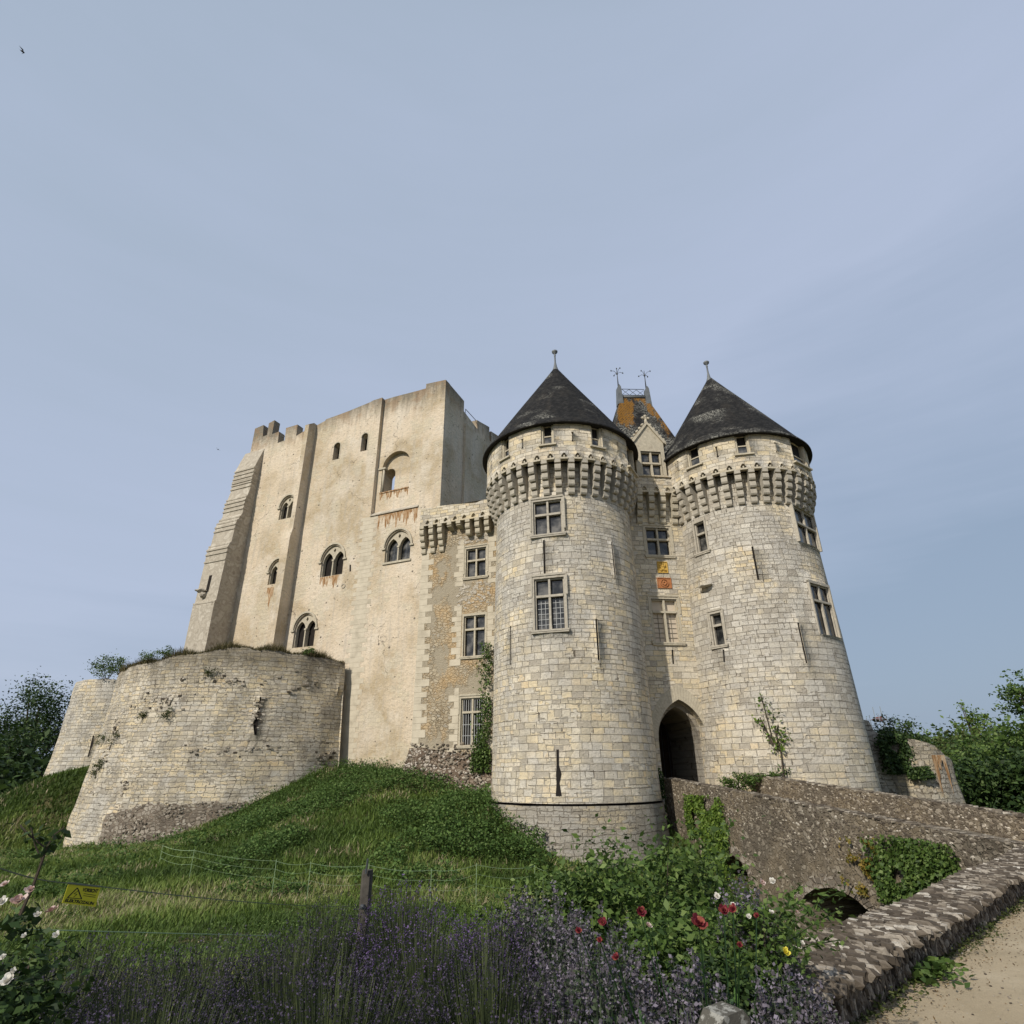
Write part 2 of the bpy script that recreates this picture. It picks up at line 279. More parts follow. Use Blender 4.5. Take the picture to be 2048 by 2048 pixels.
q = NT('fence_wire', .6, .3); q.col((.12, .14, .10)); M['wire'] = q.m
q = NT('net_white', .6, .3); q.col((.26, .36, .21)); M['net'] = q.m
q = NT('metal_scaffold', .5, .4); q.col((.28, .32, .36)); M['scaf'] = q.m
q = NT('red_sheet', .8, .2); q.col((.16, .07, .06)); M['red'] = q.m
q = NT('swift_black', .8, .2); q.col((.015, .014, .014)); M['bird'] = q.m
# ------------------------------------------------------------------ geometry helpers
def setp(o, label=None, cat=None, group=None, kind=None):
    for k, v in (('label', label), ('category', cat), ('group', group), ('kind', kind)):
        if v: o[k] = v
    return o
def empty(name, loc, label=None, cat=None, group=None):
    o = bpy.data.objects.new(name, None); COL.objects.link(o); o.location = loc; o.empty_display_size = .3
    return setp(o, label, cat, group)
def np_mesh(name, V, F, uv=None, mats=(), mi=None, rnd=None, smooth=False, parent=None, n=4):
    """V (n,3) world coordinates; F flat (m,n) faces"""
    me = bpy.data.meshes.new(name); V = np.asarray(V, np.float32); F = np.asarray(F, np.int32)
    me.vertices.add(len(V)); me.vertices.foreach_set('co', V.ravel())
    me.loops.add(F.size); me.loops.foreach_set('vertex_index', F.ravel())
    k = F.shape[1]; me.polygons.add(len(F)); me.polygons.foreach_set('loop_start', np.arange(len(F), dtype=np.int32) * k); me.polygons.foreach_set('loop_total', np.full(len(F), k, np.int32))
    if smooth: me.polygons.foreach_set('use_smooth', np.ones(len(F), bool))
    for m in mats: me.materials.append(m)
    if mi is not None: me.polygons.foreach_set('material_index', np.asarray(mi, np.int32))
    if uv is not None: l = me.uv_layers.new(name='UVMap'); l.data.foreach_set('uv', np.asarray(uv, np.float32)[F.ravel()].ravel())
    if rnd is not None: a = me.attributes.new('rnd', 'FLOAT', 'FACE'); a.data.foreach_set('value', np.asarray(rnd, np.float32))
    me.update(calc_edges=True); me.validate()
    o = bpy.data.objects.new(name, me); COL.objects.link(o)
    if parent: place(o, parent)
    return o
def place(o, parent):
    o.parent = parent; o.matrix_parent_inverse = Matrix.Translation(-wloc(parent))
def wloc(o): return Vector(o.location) if o.type == 'EMPTY' else Vector((0, 0, 0))

class MB:
    """collects polygons, builds ONE mesh"""
    def __init__(s): s.v = []; s.f = []; s.uv = []; s.mi = []; s.rnd = []; s.sm = []
    def face(s, pts, uvs=None, mi=0, rnd=0.0, sm=False):
        i = len(s.v); s.v.extend(pts); s.f.append(list(range(i, i + len(pts))))
        if uvs is None:
            p = [Vector(x) for x in pts]; nn = (p[1] - p[0]).cross(p[2] - p[0]); ax = max(range(3), key=lambda k: abs(nn[k]))
            if ax == 2: uvs = [(a[0], a[1]) for a in p]
            else:
                h = Vector((nn[1], -nn[0], 0)); h = h.normalized() if h.length > 1e-9 else Vector((1, 0, 0))
                uvs = [(a.dot(h), a[2]) for a in p]
        s.uv.append(uvs); s.mi.append(mi); s.rnd.append(rnd); s.sm.append(sm)
    def hexa(s, c, mi=0, rnd=0.0):
        """c: 8 corners, 0-3 bottom loop, 4-7 top loop"""
        for q_ in ((3, 2, 1, 0), (4, 5, 6, 7), (0, 1, 5, 4), (1, 2, 6, 5), (2, 3, 7, 6), (3, 0, 4, 7)): s.face([c[k] for k in q_], None, mi, rnd)
    def box(s, fr, s0, s1, o0, o1, z0, z1, mi=0, rnd=0.0):
        c = [fr.pt(a, b, z) for z in (z0, z1) for a, b in ((s0, o1), (s1, o1), (s1, o0), (s0, o0))]; s.hexa(c, mi, rnd)
    def prism(s, fr, poly, o0, o1, mi=0):
        """poly in (s,z), extruded from o0 (back) to o1 (front)"""
        a = [fr.pt(x, o1, z) for x, z in poly]; b = [fr.pt(x, o0, z) for x, z in poly]; n = len(poly)
        ar = sum(poly[i][0] * poly[(i + 1) % n][1] - poly[(i + 1) % n][0] * poly[i][1] for i in range(n))
        if ar < 0: a, b, poly = a[::-1], b[::-1], poly[::-1]
        s.face(a, None, mi); s.face(b[::-1], None, mi)
        for i in range(n): j = (i + 1) % n; s.face([a[i], b[i], b[j], a[j]], None, mi)
    def tube(s, path, r, n=6, mi=0, cap=True, rnd=0.0):
        P = [Vector(p) for p in path]; R = r if isinstance(r, (list, tuple)) else [r] * len(P); rings = []
        for i, p in enumerate(P):
            d = (P[min(i + 1, len(P) - 1)] - P[max(i - 1, 0)]).normalized(); a = d.orthogonal().normalized() if i == 0 else (a - d * a.dot(d)).normalized(); b = d.cross(a)
            rings.append([tuple(p + a * cos(2 * pi * k / n) * R[i] + b * sin(2 * pi * k / n) * R[i]) for k in range(n)])
        L = 0
        for i in range(len(P) - 1):
            L2 = L + (P[i + 1] - P[i]).length
            for k in range(n):
                m = (k + 1) % n; s.face([rings[i][k], rings[i][m], rings[i + 1][m], rings[i + 1][k]], [(k * .1, L), (k * .1 + .1, L), (k * .1 + .1, L2), (k * .1, L2)], mi, rnd, n > 5)
            L = L2
        if cap: s.face(rings[0][::-1], None, mi, rnd); s.face(rings[-1], None, mi, rnd)
    def lathe(s, cx, cy, prof, n=32, mi=0, sm=True, a0=0, a1=2 * pi, du=1.0):
        """prof [(r,z)] outward surface, bottom to top"""
        L = 0
        for i in range(len(prof) - 1):
            (r0, z0), (r1, z1) = prof[i], prof[i + 1]; L2 = L + hypot(r1 - r0, z1 - z0)
            for k in range(n):
                t0 = a0 + (a1 - a0) * k / n; t1 = a0 + (a1 - a0) * (k + 1) / n
                p = [(cx + r * cos(t), cy + r * sin(t), z) for r, t, z in ((r0, t0, z0), (r0, t1, z0), (r1, t1, z1), (r1, t0, z1))]
                rr = max(r0, r1) * du
                s.face(p, [(t0 * rr, L), (t1 * rr, L), (t1 * rr, L2), (t0 * rr, L2)], mi, 0, sm)
            L = L2
    def rock(s, c, ax, rnd, mi=0, sub=0):
        """jittered little stone; ax = three half-axis vectors"""
        base = ROCK[sub]; c = Vector(c); k0 = len(s.v)
        vs = [tuple(c + (ax[0] * x + ax[1] * y + ax[2] * z) * random.uniform(.78, 1.14)) for x, y, z in base[0]]
        for f in base[1]: s.face([vs[i] for i in f], None, mi, rnd)
    def build(s, name, mats, parent=None, weld=False):
        if not isinstance(mats, (list, tuple)): mats = [mats]
        me = bpy.data.meshes.new(name); me.from_pydata([tuple(v) for v in s.v], [], s.f)
        for m in mats: me.materials.append(m)
        l = me.uv_layers.new(name='UVMap'); l.data.foreach_set('uv', np.array([c for u in s.uv for p in u for c in p], np.float32))
        me.polygons.foreach_set('material_index', s.mi)
        a = me.attributes.new('rnd', 'FLOAT', 'FACE'); a.data.foreach_set('value', np.array(s.rnd, np.float32))
        if any(s.sm) or weld:
            import bmesh
            bm = bmesh.new(); bm.from_mesh(me); bm.faces.ensure_lookup_table()
            for f_, k_ in zip(bm.faces, s.sm): f_.smooth = k_
            bmesh.ops.remove_doubles(bm, verts=bm.verts, dist=1e-4); bm.to_mesh(me); bm.free()
        me.update()
        o = bpy.data.objects.new(name, me); COL.objects.link(o)
        if parent: place(o, parent)
        return o
def _ico():
    t = (1 + sqrt(5)) / 2; v = [(-1, t, 0), (1, t, 0), (-1, -t, 0), (1, -t, 0), (0, -1, t), (0, 1, t), (0, -1, -t), (0, 1, -t), (t, 0, -1), (t, 0, 1), (-t, 0, -1), (-t, 0, 1)]
    v = [tuple(Vector(x).normalized()) for x in v]
    f = [(0, 11, 5), (0, 5, 1), (0, 1, 7), (0, 7, 10), (0, 10, 11), (1, 5, 9), (5, 11, 4), (11, 10, 2), (10, 7, 6), (7, 1, 8), (3, 9, 4), (3, 4, 2), (3, 2, 6), (3, 6, 8), (3, 8, 9), (4, 9, 5), (2, 4, 11), (6, 2, 10), (8, 6, 7), (9, 8, 1)]
    v2 = list(v); f2 = []; c = {}
    def mid(a, b):
        k = (min(a, b), max(a, b))
        if k not in c: c[k] = len(v2); v2.append(tuple((Vector(v[a]) + Vector(v[b])).normalized()))
        return c[k]
    for a, b, d in f: ab, bd, da = mid(a, b), mid(b, d), mid(d, a); f2 += [(a, ab, da), (b, bd, ab), (d, da, bd), (ab, bd, da)]
    bx = [(x * .62, y * .62, z * .62) for x in (-1, 1) for y in (-1, 1) for z in (-1, 1)]
    fb = [(0, 1, 3, 2), (4, 6, 7, 5), (0, 4, 5, 1), (2, 3, 7, 6), (0, 2, 6, 4), (1, 5, 7, 3)]
    return [(v, f), (v2, f2), (bx, fb)]
ROCK = _ico()

def ray(x, y): return fw + rt * ((x - 1024) / FPX) - up * ((y - 1024) / FPX)
class Fr:
    """upright plane: s runs to the right, o comes out towards the viewer, z is height"""
    cyl = False
    def __init__(f, x, y, deg): a = radians(deg); f.x, f.y, f.u, f.n = x, y, (cos(a), sin(a)), (sin(a), -cos(a)); f.deg = deg
    def pt(f, s, o, z): return (f.x + f.u[0] * s + f.n[0] * o, f.y + f.u[1] * s + f.n[1] * o, z)
    def at(f, px, py, o=0.0):
        d = ray(px, py); k = ((f.x + f.n[0] * o) * f.n[0] + (f.y + f.n[1] * o) * f.n[1]) / (d[0] * f.n[0] + d[1] * f.n[1])
        X = d * k; return ((X[0] - f.x) * f.u[0] + (X[1] - f.y) * f.u[1], X[2])
    def tan(f, s): return Fr(f.x + f.u[0] * s, f.y + f.u[1] * s, f.deg)
    def side(f, s, right=True):   # the plane perpendicular to this one through s: its own s axis = depth going away
        return Fr(f.x + f.u[0] * s, f.y + f.u[1] * s, f.deg + 90)
class Cy:
    cyl = True
    def __init__(f, x, y, prof, wob=0.0): f.wob = wob; f.x, f.y, f.prof = x, y, prof; f.R0 = prof[len(prof) // 2][1]
    def R(f, z):
        p = f.prof
        if z <= p[0][0]: return p[0][1]
        for (a, ra), (b, rb) in zip(p, p[1:]):
            if z <= b: return ra + (rb - ra) * (z - a) / (b - a)
        return p[-1][1]
    def pt(f, s, o, z): a = s / f.R0; r = f.R(z) + o + (f.wob * (sin(s * 1.3 + z * .9) * sin(z * 1.7 - s * .6) + .6 * sin(s * 3.1 - z * 2.3) * sin(s * .9 + z * 3.7)) if f.wob else 0); return (f.x + r * sin(a), f.y - r * cos(a), z)
    def at(f, px, py, o=0.0):
        d = ray(px, py); z = 0; h = hypot(d[0], d[1]); d = d / h; D2 = f.x ** 2 + f.y ** 2; b = -(d[0] * f.x + d[1] * f.y); t = -b
        for _ in range(12):
            r = f.R(z) + o; disc = b * b - D2 + r * r; t = -b - sqrt(max(disc, 0)); z = d[2] * t
        X = d * t; return (atan2(X[0] - f.x, -(X[1] - f.y)) * f.R0, X[2])
    def tan(f, s, z=8): a = s / f.R0; r = f.R(z); return Fr(f.x + r * sin(a), f.y - r * cos(a), math.degrees(a))
def inside(p, poly):
    x, y = p; c = False; n = len(poly)
    for i in range(n):
        (x0, y0), (x1, y1) = poly[i], poly[i - 1]
        if (y0 > y) != (y1 > y) and x < (x1 - x0) * (y - y0) / (y1 - y0) + x0: c = not c
    return c
def subdiv(poly, st):
    o = []; n = len(poly)
    for i in range(n):
        a, b = poly[i], poly[(i + 1) % n]; k = max(1, int(math.ceil(hypot(b[0] - a[0], b[1] - a[1]) / st)))
        o += [(a[0] + (b[0] - a[0]) * j / k, a[1] + (b[1] - a[1]) * j / k) for j in range(k)]
    return o
def skin(mb, sf, outline, holes=(), step=0.5, o=0.0, mi=0, jit=0.0):
    """a wall surface with real openings; holes = [(polygon, depth)] get reveals going inwards"""
    if sf.cyl or jit: outline = subdiv(outline, step)
    bk = {}
    for t_ in holes:
        if len(t_) > 2: bk[id(t_[0])] = t_[2]
    backs = [(h_[0], h_[1], h_[2]) for h_ in holes if len(h_) > 2]
    for h_, d_, m_ in backs:
        c_ = (sum(p[0] for p in h_) / len(h_), sum(p[1] for p in h_) / len(h_)); g_ = [(c_[0] + (p[0] - c_[0]) * 1.5, c_[1] + (p[1] - c_[1]) * 1.04) for p in h_]
        g_ = g_ if sum(g_[i][0] * g_[i - 1][1] - g_[i - 1][0] * g_[i][1] for i in range(len(g_))) < 0 else g_[::-1]
        mb.face([sf.pt(a_, o - d_, b_) for a_, b_ in g_], None, m_)  # back face wider than its opening, for painted shade
    holes = [(h_[0], h_[1]) for h_ in holes]
    H = [(subdiv(h, .25) if sf.cyl else h, d) for h, d in holes]
    pts = []; edges = []
    def add(poly):
        i = len(pts); n = len(poly); pts.extend(poly); edges.extend((i + k, i + (k + 1) % n) for k in range(n))
    add(outline)
    for h, d in H: add(h)
    if sf.cyl or jit:
        x0, x1 = min(p[0] for p in outline), max(p[0] for p in outline); z0, z1 = min(p[1] for p in outline), max(p[1] for p in outline)
        nx, nz = int((x1 - x0) / step), int((z1 - z0) / (step * 1.6))
        for i in range(1, nx):
            for j in range(1, nz):
                p = (x0 + (x1 - x0) * i / nx + .001 * (j % 2), z0 + (z1 - z0) * j / nz)
                if inside(p, outline) and not any(inside(p, h) for h, d in H) and not any(abs(p[0] - v[0]) < .3 and abs(p[1] - v[1]) < .3 for h, d in H for v in h): pts.append(p)
    r = delaunay_2d_cdt([Vector(p) for p in pts], edges, [], 0, 1e-5)
    vs = [(v.x, v.y) for v in r[0]]
    for t in r[2]:
        c = (sum(vs[k][0] for k in t) / 3, sum(vs[k][1] for k in t) / 3)
        if not inside(c, outline) or any(inside(c, h) for h, d in H): continue
        a, b, c_ = (vs[k] for k in t)
        e2_ = max((a[0] - b[0]) ** 2 + (a[1] - b[1]) ** 2, (c_[0] - b[0]) ** 2 + (c_[1] - b[1]) ** 2, (a[0] - c_[0]) ** 2 + (a[1] - c_[1]) ** 2)
        if abs((b[0] - a[0]) * (c_[1] - a[1]) - (c_[0] - a[0]) * (b[1] - a[1])) < 2e-3 * e2_: continue
        if (b[0] - a[0]) * (c_[1] - a[1]) - (c_[0] - a[0]) * (b[1] - a[1]) < 0: t = t[::-1]
        mb.face([sf.pt(vs[k][0], o, vs[k][1]) for k in t], [vs[k] for k in t], mi, 0, sf.cyl)
    for h, d in H:
        n = len(h); ar = sum(h[i][0] * h[(i + 1) % n][1] - h[(i + 1) % n][0] * h[i][1] for i in range(n))
        if ar > 0: h = h[::-1]
        for i in range(n):
            a, b = h[i], h[(i + 1) % n]
            mb.face([sf.pt(a[0], o, a[1]), sf.pt(a[0], o - d, a[1]), sf.pt(b[0], o - d, b[1]), sf.pt(b[0], o, b[1])][::-1], [(a[0], a[1]), (a[0] + .4, a[1]), (b[0] + .4, b[1]), (b[0], b[1])][::-1], mi)
def rect(s0, s1, z0, z1): return [(s0, z0), (s1, z0), (s1, z1), (s0, z1)]
def lancet(s0, s1, z0, zs, k=1.0, n=7):
    """pointed (k>0) or round (k=0) headed opening: foot z0, springing zs"""
    w = s1 - s0; m = (s0 + s1) / 2
    if k <= 0: return [(s0, z0), (s1, z0)] + [(m + w / 2 * cos(pi * i / (2 * n)), zs + w / 2 * sin(pi * i / (2 * n))) for i in range(2 * n + 1)]
    R = w * (.5 + .5 * k); c = s1 - R; a1 = math.acos(min(1, (m - c) / R)); o = [(s0, z0), (s1, z0)]
    o += [(c + R * cos(a1 * i / n), zs + R * sin(a1 * i / n)) for i in range(n + 1)]
    c2 = s0 + R; o += [(c2 - R * cos(a1 * i / n), zs + R * sin(a1 * i / n)) for i in range(n - 1, -1, -1)]
    return o
def arcband(mb, fr, m, zs, r0, r1, o0, o1, a0=0, a1=pi, n=14, mi=0, el=1.0):
    for i in range(n):
        t0, t1 = a0 + (a1 - a0) * i / n, a0 + (a1 - a0) * (i + 1) / n
        mb.prism(fr, [(m + r0 * cos(t0), zs + r0 * el * sin(t0)), (m + r1 * cos(t0), zs + r1 * el * sin(t0)), (m + r1 * cos(t1), zs + r1 * el * sin(t1)), (m + r0 * cos(t1), zs + r0 * el * sin(t1))], o0, o1, mi)

def cross_window(parent, sf, s0, s1, z0, z1, zt, mull=True, mat=None, lead=None, hood=True, depth=.34, sill=True, pane_or_dark_sheet='glass', curve=False, bars=False, flush=False):
    """stone cross window: frame with mullion, transom, hood mould and sill; the glass behind it is its sub-part"""
    m = (s0 + s1) / 2; fr = sf.tan(m, (z0 + z1) / 2) if sf.cyl else sf.tan(m); w = (s1 - s0) / 2; mat = mat or M['trim']; mb = MB()
    f = -.045 if flush else .01; b = w + .095
    mb.box(fr, -b, -w, -.32, f, z0 - .02, z1 + .1); mb.box(fr, w, b, -.32, f, z0 - .02, z1 + .1); mb.box(fr, -b, b, -.32, f + .001, z1, z1 + .14)
    mb.box(fr, -w, -w + .07, -.3, f - .10, z0, z1); mb.box(fr, w - .07, w, -.3, f - .10, z0, z1); mb.box(fr, -w + .07, w - .07, -.3, f - .101, z1 - .07, z1)
    if mull:
        mb.prism(fr, [(-.07, z0), (.07, z0), (.05, z0 + .3), (.05, z1), (-.05, z1), (-.05, z0 + .3)], -.27, f - .06)
    if zt: mb.box(fr, -w + .07, w - .07, -.26, f - .045, zt - .055, zt + .055)
    if hood and not flush:
        mb.box(fr, -b - .07, -b + .01, -.05, f + .03, z1 - .35 * (z1 - z0) if z1 - z0 > 2.2 else z0 + .2, z1 + .12); mb.box(fr, b - .01, b + .07, -.05, f + .03, z1 - .35 * (z1 - z0) if z1 - z0 > 2.2 else z0 + .2, z1 + .12)
        mb.prism(fr, [(-b - .07, z1 + .121), (b + .07, z1 + .121), (b - .02, z1 + .22), (-b + .02, z1 + .22)], -.05, f + .04)
    if sill and not flush:
        mb.box(fr, -b - .09, b + .09, -.3, f + .09, z0 - .10, z0 - .021); mb.box(fr, -b - .06, b + .06, -.3, f + .07, z0 - .17, z0 - .101)
    o = mb.build('window', mat, parent)
    cells = []
    xs = [(-w + .07, -.05), (.05, w - .07)] if mull else [(-w + .07, w - .07)]
    zs = [(z0, zt - .055), (zt + .055, z1 - .07)] if zt else [(z0, z1 - .07)]
    for k, (za, zb) in enumerate(zs):
        for a, c in xs:
            p = MB(); p.box(fr, a, c, -.26, -.24, za, zb, 0)
            if pane_or_dark_sheet == 'glass':
                for aa, bb in ((a, a + .035), (c - .035, c)): p.box(fr, aa, bb, -.239, -.215, za, zb, 1)
                p.box(fr, a + .035, c - .035, -.239, -.216, zb - .03, zb, 1); p.box(fr, a + .035, c - .035, -.239, -.216, za, za + .04, 1)
            if lead and k in lead[2]:
                nx, nz = lead[0], lead[1]
                for i in range(1, nx): x = a + (c - a) * i / nx; p.box(fr, x - .012, x + .012, -.239, -.213, za + .04, zb - .03, 2)
                for i in range(1, nz): z = za + (zb - za) * i / nz; p.box(fr, a + .035, c - .035, -.239, -.212, z - .012, z + .012, 2)
            p.build('pane_or_dark_sheet', [M[pane_or_dark_sheet] if isinstance(pane_or_dark_sheet, str) else pane_or_dark_sheet, M['eave'], M['bars'] if pane_or_dark_sheet != 'shut' else M['lath']], o)
    if bars:
        p = MB()
        for a, c in xs:
            for i in range(4):
                x = a + (c - a) * (i + .5) / 4; p.box(fr, x - .014, x + .014, f - .14, f - .11, z0, z1 - .07)
            for z in (z0 + .28 * (zt - z0), z0 + .62 * (zt - z0)): p.box(fr, a, c, f - .141, f - .109, z - .012, z + .012)
        p.build('iron_bars', M['bars'], o)
    return o

# foliage --------------------------------------------------------------
def leafmesh(name, P, size, mat, parent=None, asp=.5, droop=0.0, upb=0.3, seed=1, N=None):
    """P (n,3) leaf positions -> folded diamond leaves, each its own tint"""
    r = np.random.default_rng(seed); P = np.asarray(P, np.float32); n = len(P)
    d = r.normal(size=(n, 3)); d[:, 2] = d[:, 2] * .6 - droop
    if N is not None: d += N
    d /= np.linalg.norm(d, axis=1)[:, None]
    nn = r.normal(size=(n, 3)); nn[:, 2] += upb * 3; sd = np.cross(d, nn); sd /= np.linalg.norm(sd, axis=1)[:, None] + 1e-9; nn = np.cross(sd, d)
    L = (size * r.uniform(.55, 1.3, n))[:, None]; w = L * asp
    V = np.stack([P, P + d * L * .45 + sd * w * .5 + nn * w * .12, P + d * L, P + d * L * .45 - sd * w * .5 + nn * w * .12], 1).reshape(-1, 3)
    F = np.arange(4 * n).reshape(-1, 4)
    return np_mesh(name, V, F, mats=[mat], rnd=r.random(n), parent=parent)
def clumps(c, rad, nc, per, seed, sh=.5, spread=.17, flat=1.0, gaps=True):
    """leaf positions gathered in clumps spread over an uneven crown"""
    r = np.random.default_rng(seed); d = r.normal(size=(nc, 3)); d /= np.linalg.norm(d, axis=1)[:, None]
    d[:, 2] = np.where(d[:, 2] < -.45, -d[:, 2] * .5, d[:, 2])
    k = sh + (1 - sh) * r.random(nc) ** .6; k *= 1 + .22 * np.sin(d[:, 0] * 5 + seed) * np.cos(d[:, 1] * 4 + d[:, 2] * 3)
    C = np.asarray(c) + d * np.asarray(rad) * k[:, None]; sz = r.uniform(.5, 1.25, nc)
    q = r.normal(size=(nc, per, 3)) * (np.mean(rad) * spread * sz)[:, None, None] * np.array([1, 1, .7 * flat])
    return (C[:, None, :] + q).reshape(-1, 3), C

def tree(x, y, zb, h, cr, name, label, seed, mat='leafdark', leaf=.3, nc=90, per=70, cz=.62, group=None, fl=.8):
    r = random.Random(seed); t = empty(name, (x, y, zb), label, 'tree', group)
    c = (x, y, zb + h * cz); rad = (cr, cr, h * (1 - cz) * 1.0)
    P, C = clumps(c, rad, nc, per, seed)
    mb = MB(); mb.tube([(x, y, zb - .3), (x + r.uniform(-.2, .2), y, zb + h * .25), (x + r.uniform(-.4, .4), y, zb + h * .5), (x + r.uniform(-.3, .3), y, zb + h * .82)], [h * .028, h * .022, h * .016, h * .005], 7)
    for k in range(10):
        e = C[int(r.random() * len(C))]; z0 = zb + h * r.uniform(.25, .55)
        mb.tube([(x, y, z0), ((x + e[0]) / 2, (y + e[1]) / 2, (z0 + e[2]) / 2 + .2), tuple(e)], [h * .011, h * .007, h * .003], 5)
    mb.build('trunk', M['bark'], t); leafmesh('crown', P, leaf, M[mat], t, .6, seed=seed)
    return t
def bush(x, y, z, rx, rz, name, label, cat, seed, mat='leafmid', leaf=.07, nc=24, per=60, group=None, ry=None):
    t = empty(name, (x, y, z), label, cat, group); P, C = clumps((x, y, z + rz * .75), (rx, ry or rx, rz), nc, per, seed, .35, .24)
    P[:, 2] = np.maximum(P[:, 2], z + .01)
    leafmesh('leaves', P, leaf, M[mat], t, .55, seed=seed)
    mb = MB(); r = random.Random(seed)
    for k in range(8):
        e = C[r.randrange(len(C))]; mb.tube([(x + r.uniform(-.1, .1), y + r.uniform(-.1, .1), z - .05), ((x + e[0]) / 2, (y + e[1]) / 2, (z + e[2]) / 2), tuple(e)], [leaf * .16, leaf * .12, leaf * .06], 4)
    mb.build('stems', M['bark'], t); return t
M['leafdark'] = attrmat('dark_leaves', [(0, (.014, .030, .009)), (.5, (.032, .062, .016)), (.85, (.058, .10, .025)), (1, (.10, .145, .045))], .6, .25, .25)
M['leafmid'] = attrmat('mid_leaves', [(0, (.03, .060, .012)), (.5, (.065, .115, .022)), (.85, (.11, .17, .038)), (1, (.17, .23, .07))], .6, .3, .28)
M['leafbright'] = attrmat('bright_leaves', [(0, (.055, .10, .012)), (.5, (.10, .17, .022)), (1, (.19, .26, .05))], .6, .3, .3)
M['leafolive'] = attrmat('olive_leaves', [(0, (.030, .045, .010)), (.5, (.055, .072, .018)), (1, (.10, .115, .035))], .6, .25, .25)
M['leafsage'] = attrmat('sage_leaves', [(0, (.028, .042, .022)), (.5, (.055, .078, .042)), (1, (.10, .125, .075))], .7, .2, .2)
M['leafglossy'] = attrmat('glossy_leaves', [(0, (.014, .040, .010)), (.6, (.030, .075, .016)), (1, (.065, .13, .03))], .38, .5, .2)
M['leafyellow'] = attrmat('yellowing_leaves', [(0, (.07, .08, .012)), (.5, (.15, .12, .02)), (1, (.24, .16, .03))], .6, .3, .2)
M['bark'] = mottled('bark', [(.3, (.045, .035, .026)), (.7, (.10, .08, .06))], 3, 12, .02)
M['blade'] = attrmat('grass_blades', [(0, (.05, .088, .016)), (.4, (.115, .175, .032)), (.7, (.18, .235, .055)), (.86, (.26, .26, .11)), (1, (.40, .33, .22))], .6, .25, .3)
M['lavstem'] = attrmat('lavender_stems', [(0, (.018, .026, .013)), (.6, (.040, .055, .024)), (1, (.095, .115, .045))], .75, .15, .15)
M['lavdull'] = attrmat('faded_lavender', [(0, (.030, .026, .036)), (.6, (.060, .050, .078)), (1, (.12, .095, .16))], .85, .1, .1)
M['drygrass'] = attrmat('dry_grass', [(0, (.045, .050, .018)), (.5, (.10, .085, .04)), (1, (.22, .18, .10))], .8, .1, .2)
M['lavender'] = attrmat('lavender_flowers', [(0, (.050, .036, .068)), (.5, (.095, .062, .15)), (1, (.19, .13, .28))], .85, .1, .1)
M['catmint'] = attrmat('catmint_flowers', [(0, (.055, .050, .054)), (.5, (.115, .102, .122)), (1, (.22, .195, .24))], .85, .1, .1)
M['redpetal'] = attrmat('red_petals', [(0, (.08, .008, .014)), (.6, (.15, .014, .026)), (1, (.27, .08, .05))], .6, .25, .15)
M['whitepetal'] = attrmat('white_petals', [(0, (.50, .47, .40)), (1, (.74, .72, .66))], .6, .25, .2)
M['pinkpetal'] = attrmat('pale_pink_petals', [(0, (.34, .20, .17)), (.5, (.50, .37, .33)), (1, (.62, .52, .48))], .6, .25, .2)
M['yellowpetal'] = attrmat('yellow_petals', [(0, (.50, .42, .03)), (1, (.66, .58, .08))], .6, .25, .2)
M['nettle'] = attrmat('nettle_leaves', [(0, (.034, .07, .016)), (.5, (.072, .132, .030)), (.9, (.115, .18, .046)), (1, (.15, .21, .07))], .65, .2, .25)
M['litter'] = attrmat('leaf_litter', [(0, (.07, .045, .022)), (.5, (.16, .105, .05)), (1, (.27, .19, .10))], .85, .1, .1)
# ------------------------------------------------------------------ round towers
def slit(sf, top, bot, w=.10, d=.6):
    (s0, z0), (s1, z1) = sf.at(*top), sf.at(*bot); return ([(s1 - w / 2, z1), (s1 + w / 2, z1), (s0 + w / 2, z0), (s0 - w / 2, z0)], .06, 1)  # shallow back face coloured as the shade inside the slit
def crack(sf, pts, w, d=.6):
    c = [sf.at(*p) for p in pts]; return ([(s - ww, z) for (s, z), ww in zip(c, w)] + [(s + ww, z) for (s, z), ww in list(zip(c, w))[::-1]], .08, 1)  # same shade-coloured back close behind the crack
def wrect(sf, x0, y0, x1, y1):
    a, b = sf.at((x0 + x1) / 2, y1), sf.at((x0 + x1) / 2, y0); l, r = sf.at(x0, (y0 + y1) / 2), sf.at(x1, (y0 + y1) / 2)
    return l[0], r[0], a[1], b[1]
ZM0, ZM1, ZEAVE = 12.52, 14.26, 16.33          # foot of the corbels, underside of the parapet, eaves
def corbel_poly(r0):
    p = [(r0 - .25, ZM0 - .02)]
    for i in range(4):
        r = r0 + [.15, .29, .42, .53][i]; z = ZM0 + i * .38
        p += [(r - .16, z), (r - .05, z + .01), (r, z + .09), (r, z + .30), (r - .03, z + .34), (r - .16, z + .345)]
    p += [(r0 + .545, ZM0 + 1.56), (r0 + .545, ZM1 + .02), (r0 - .25, ZM1 + .02)]; return p
TREF = [(-.13, 0), (.13, 0), (.15, .10), (.10, .14), (.07, .22), (0, .26), (-.07, .22), (-.10, .14), (-.15, .10)]
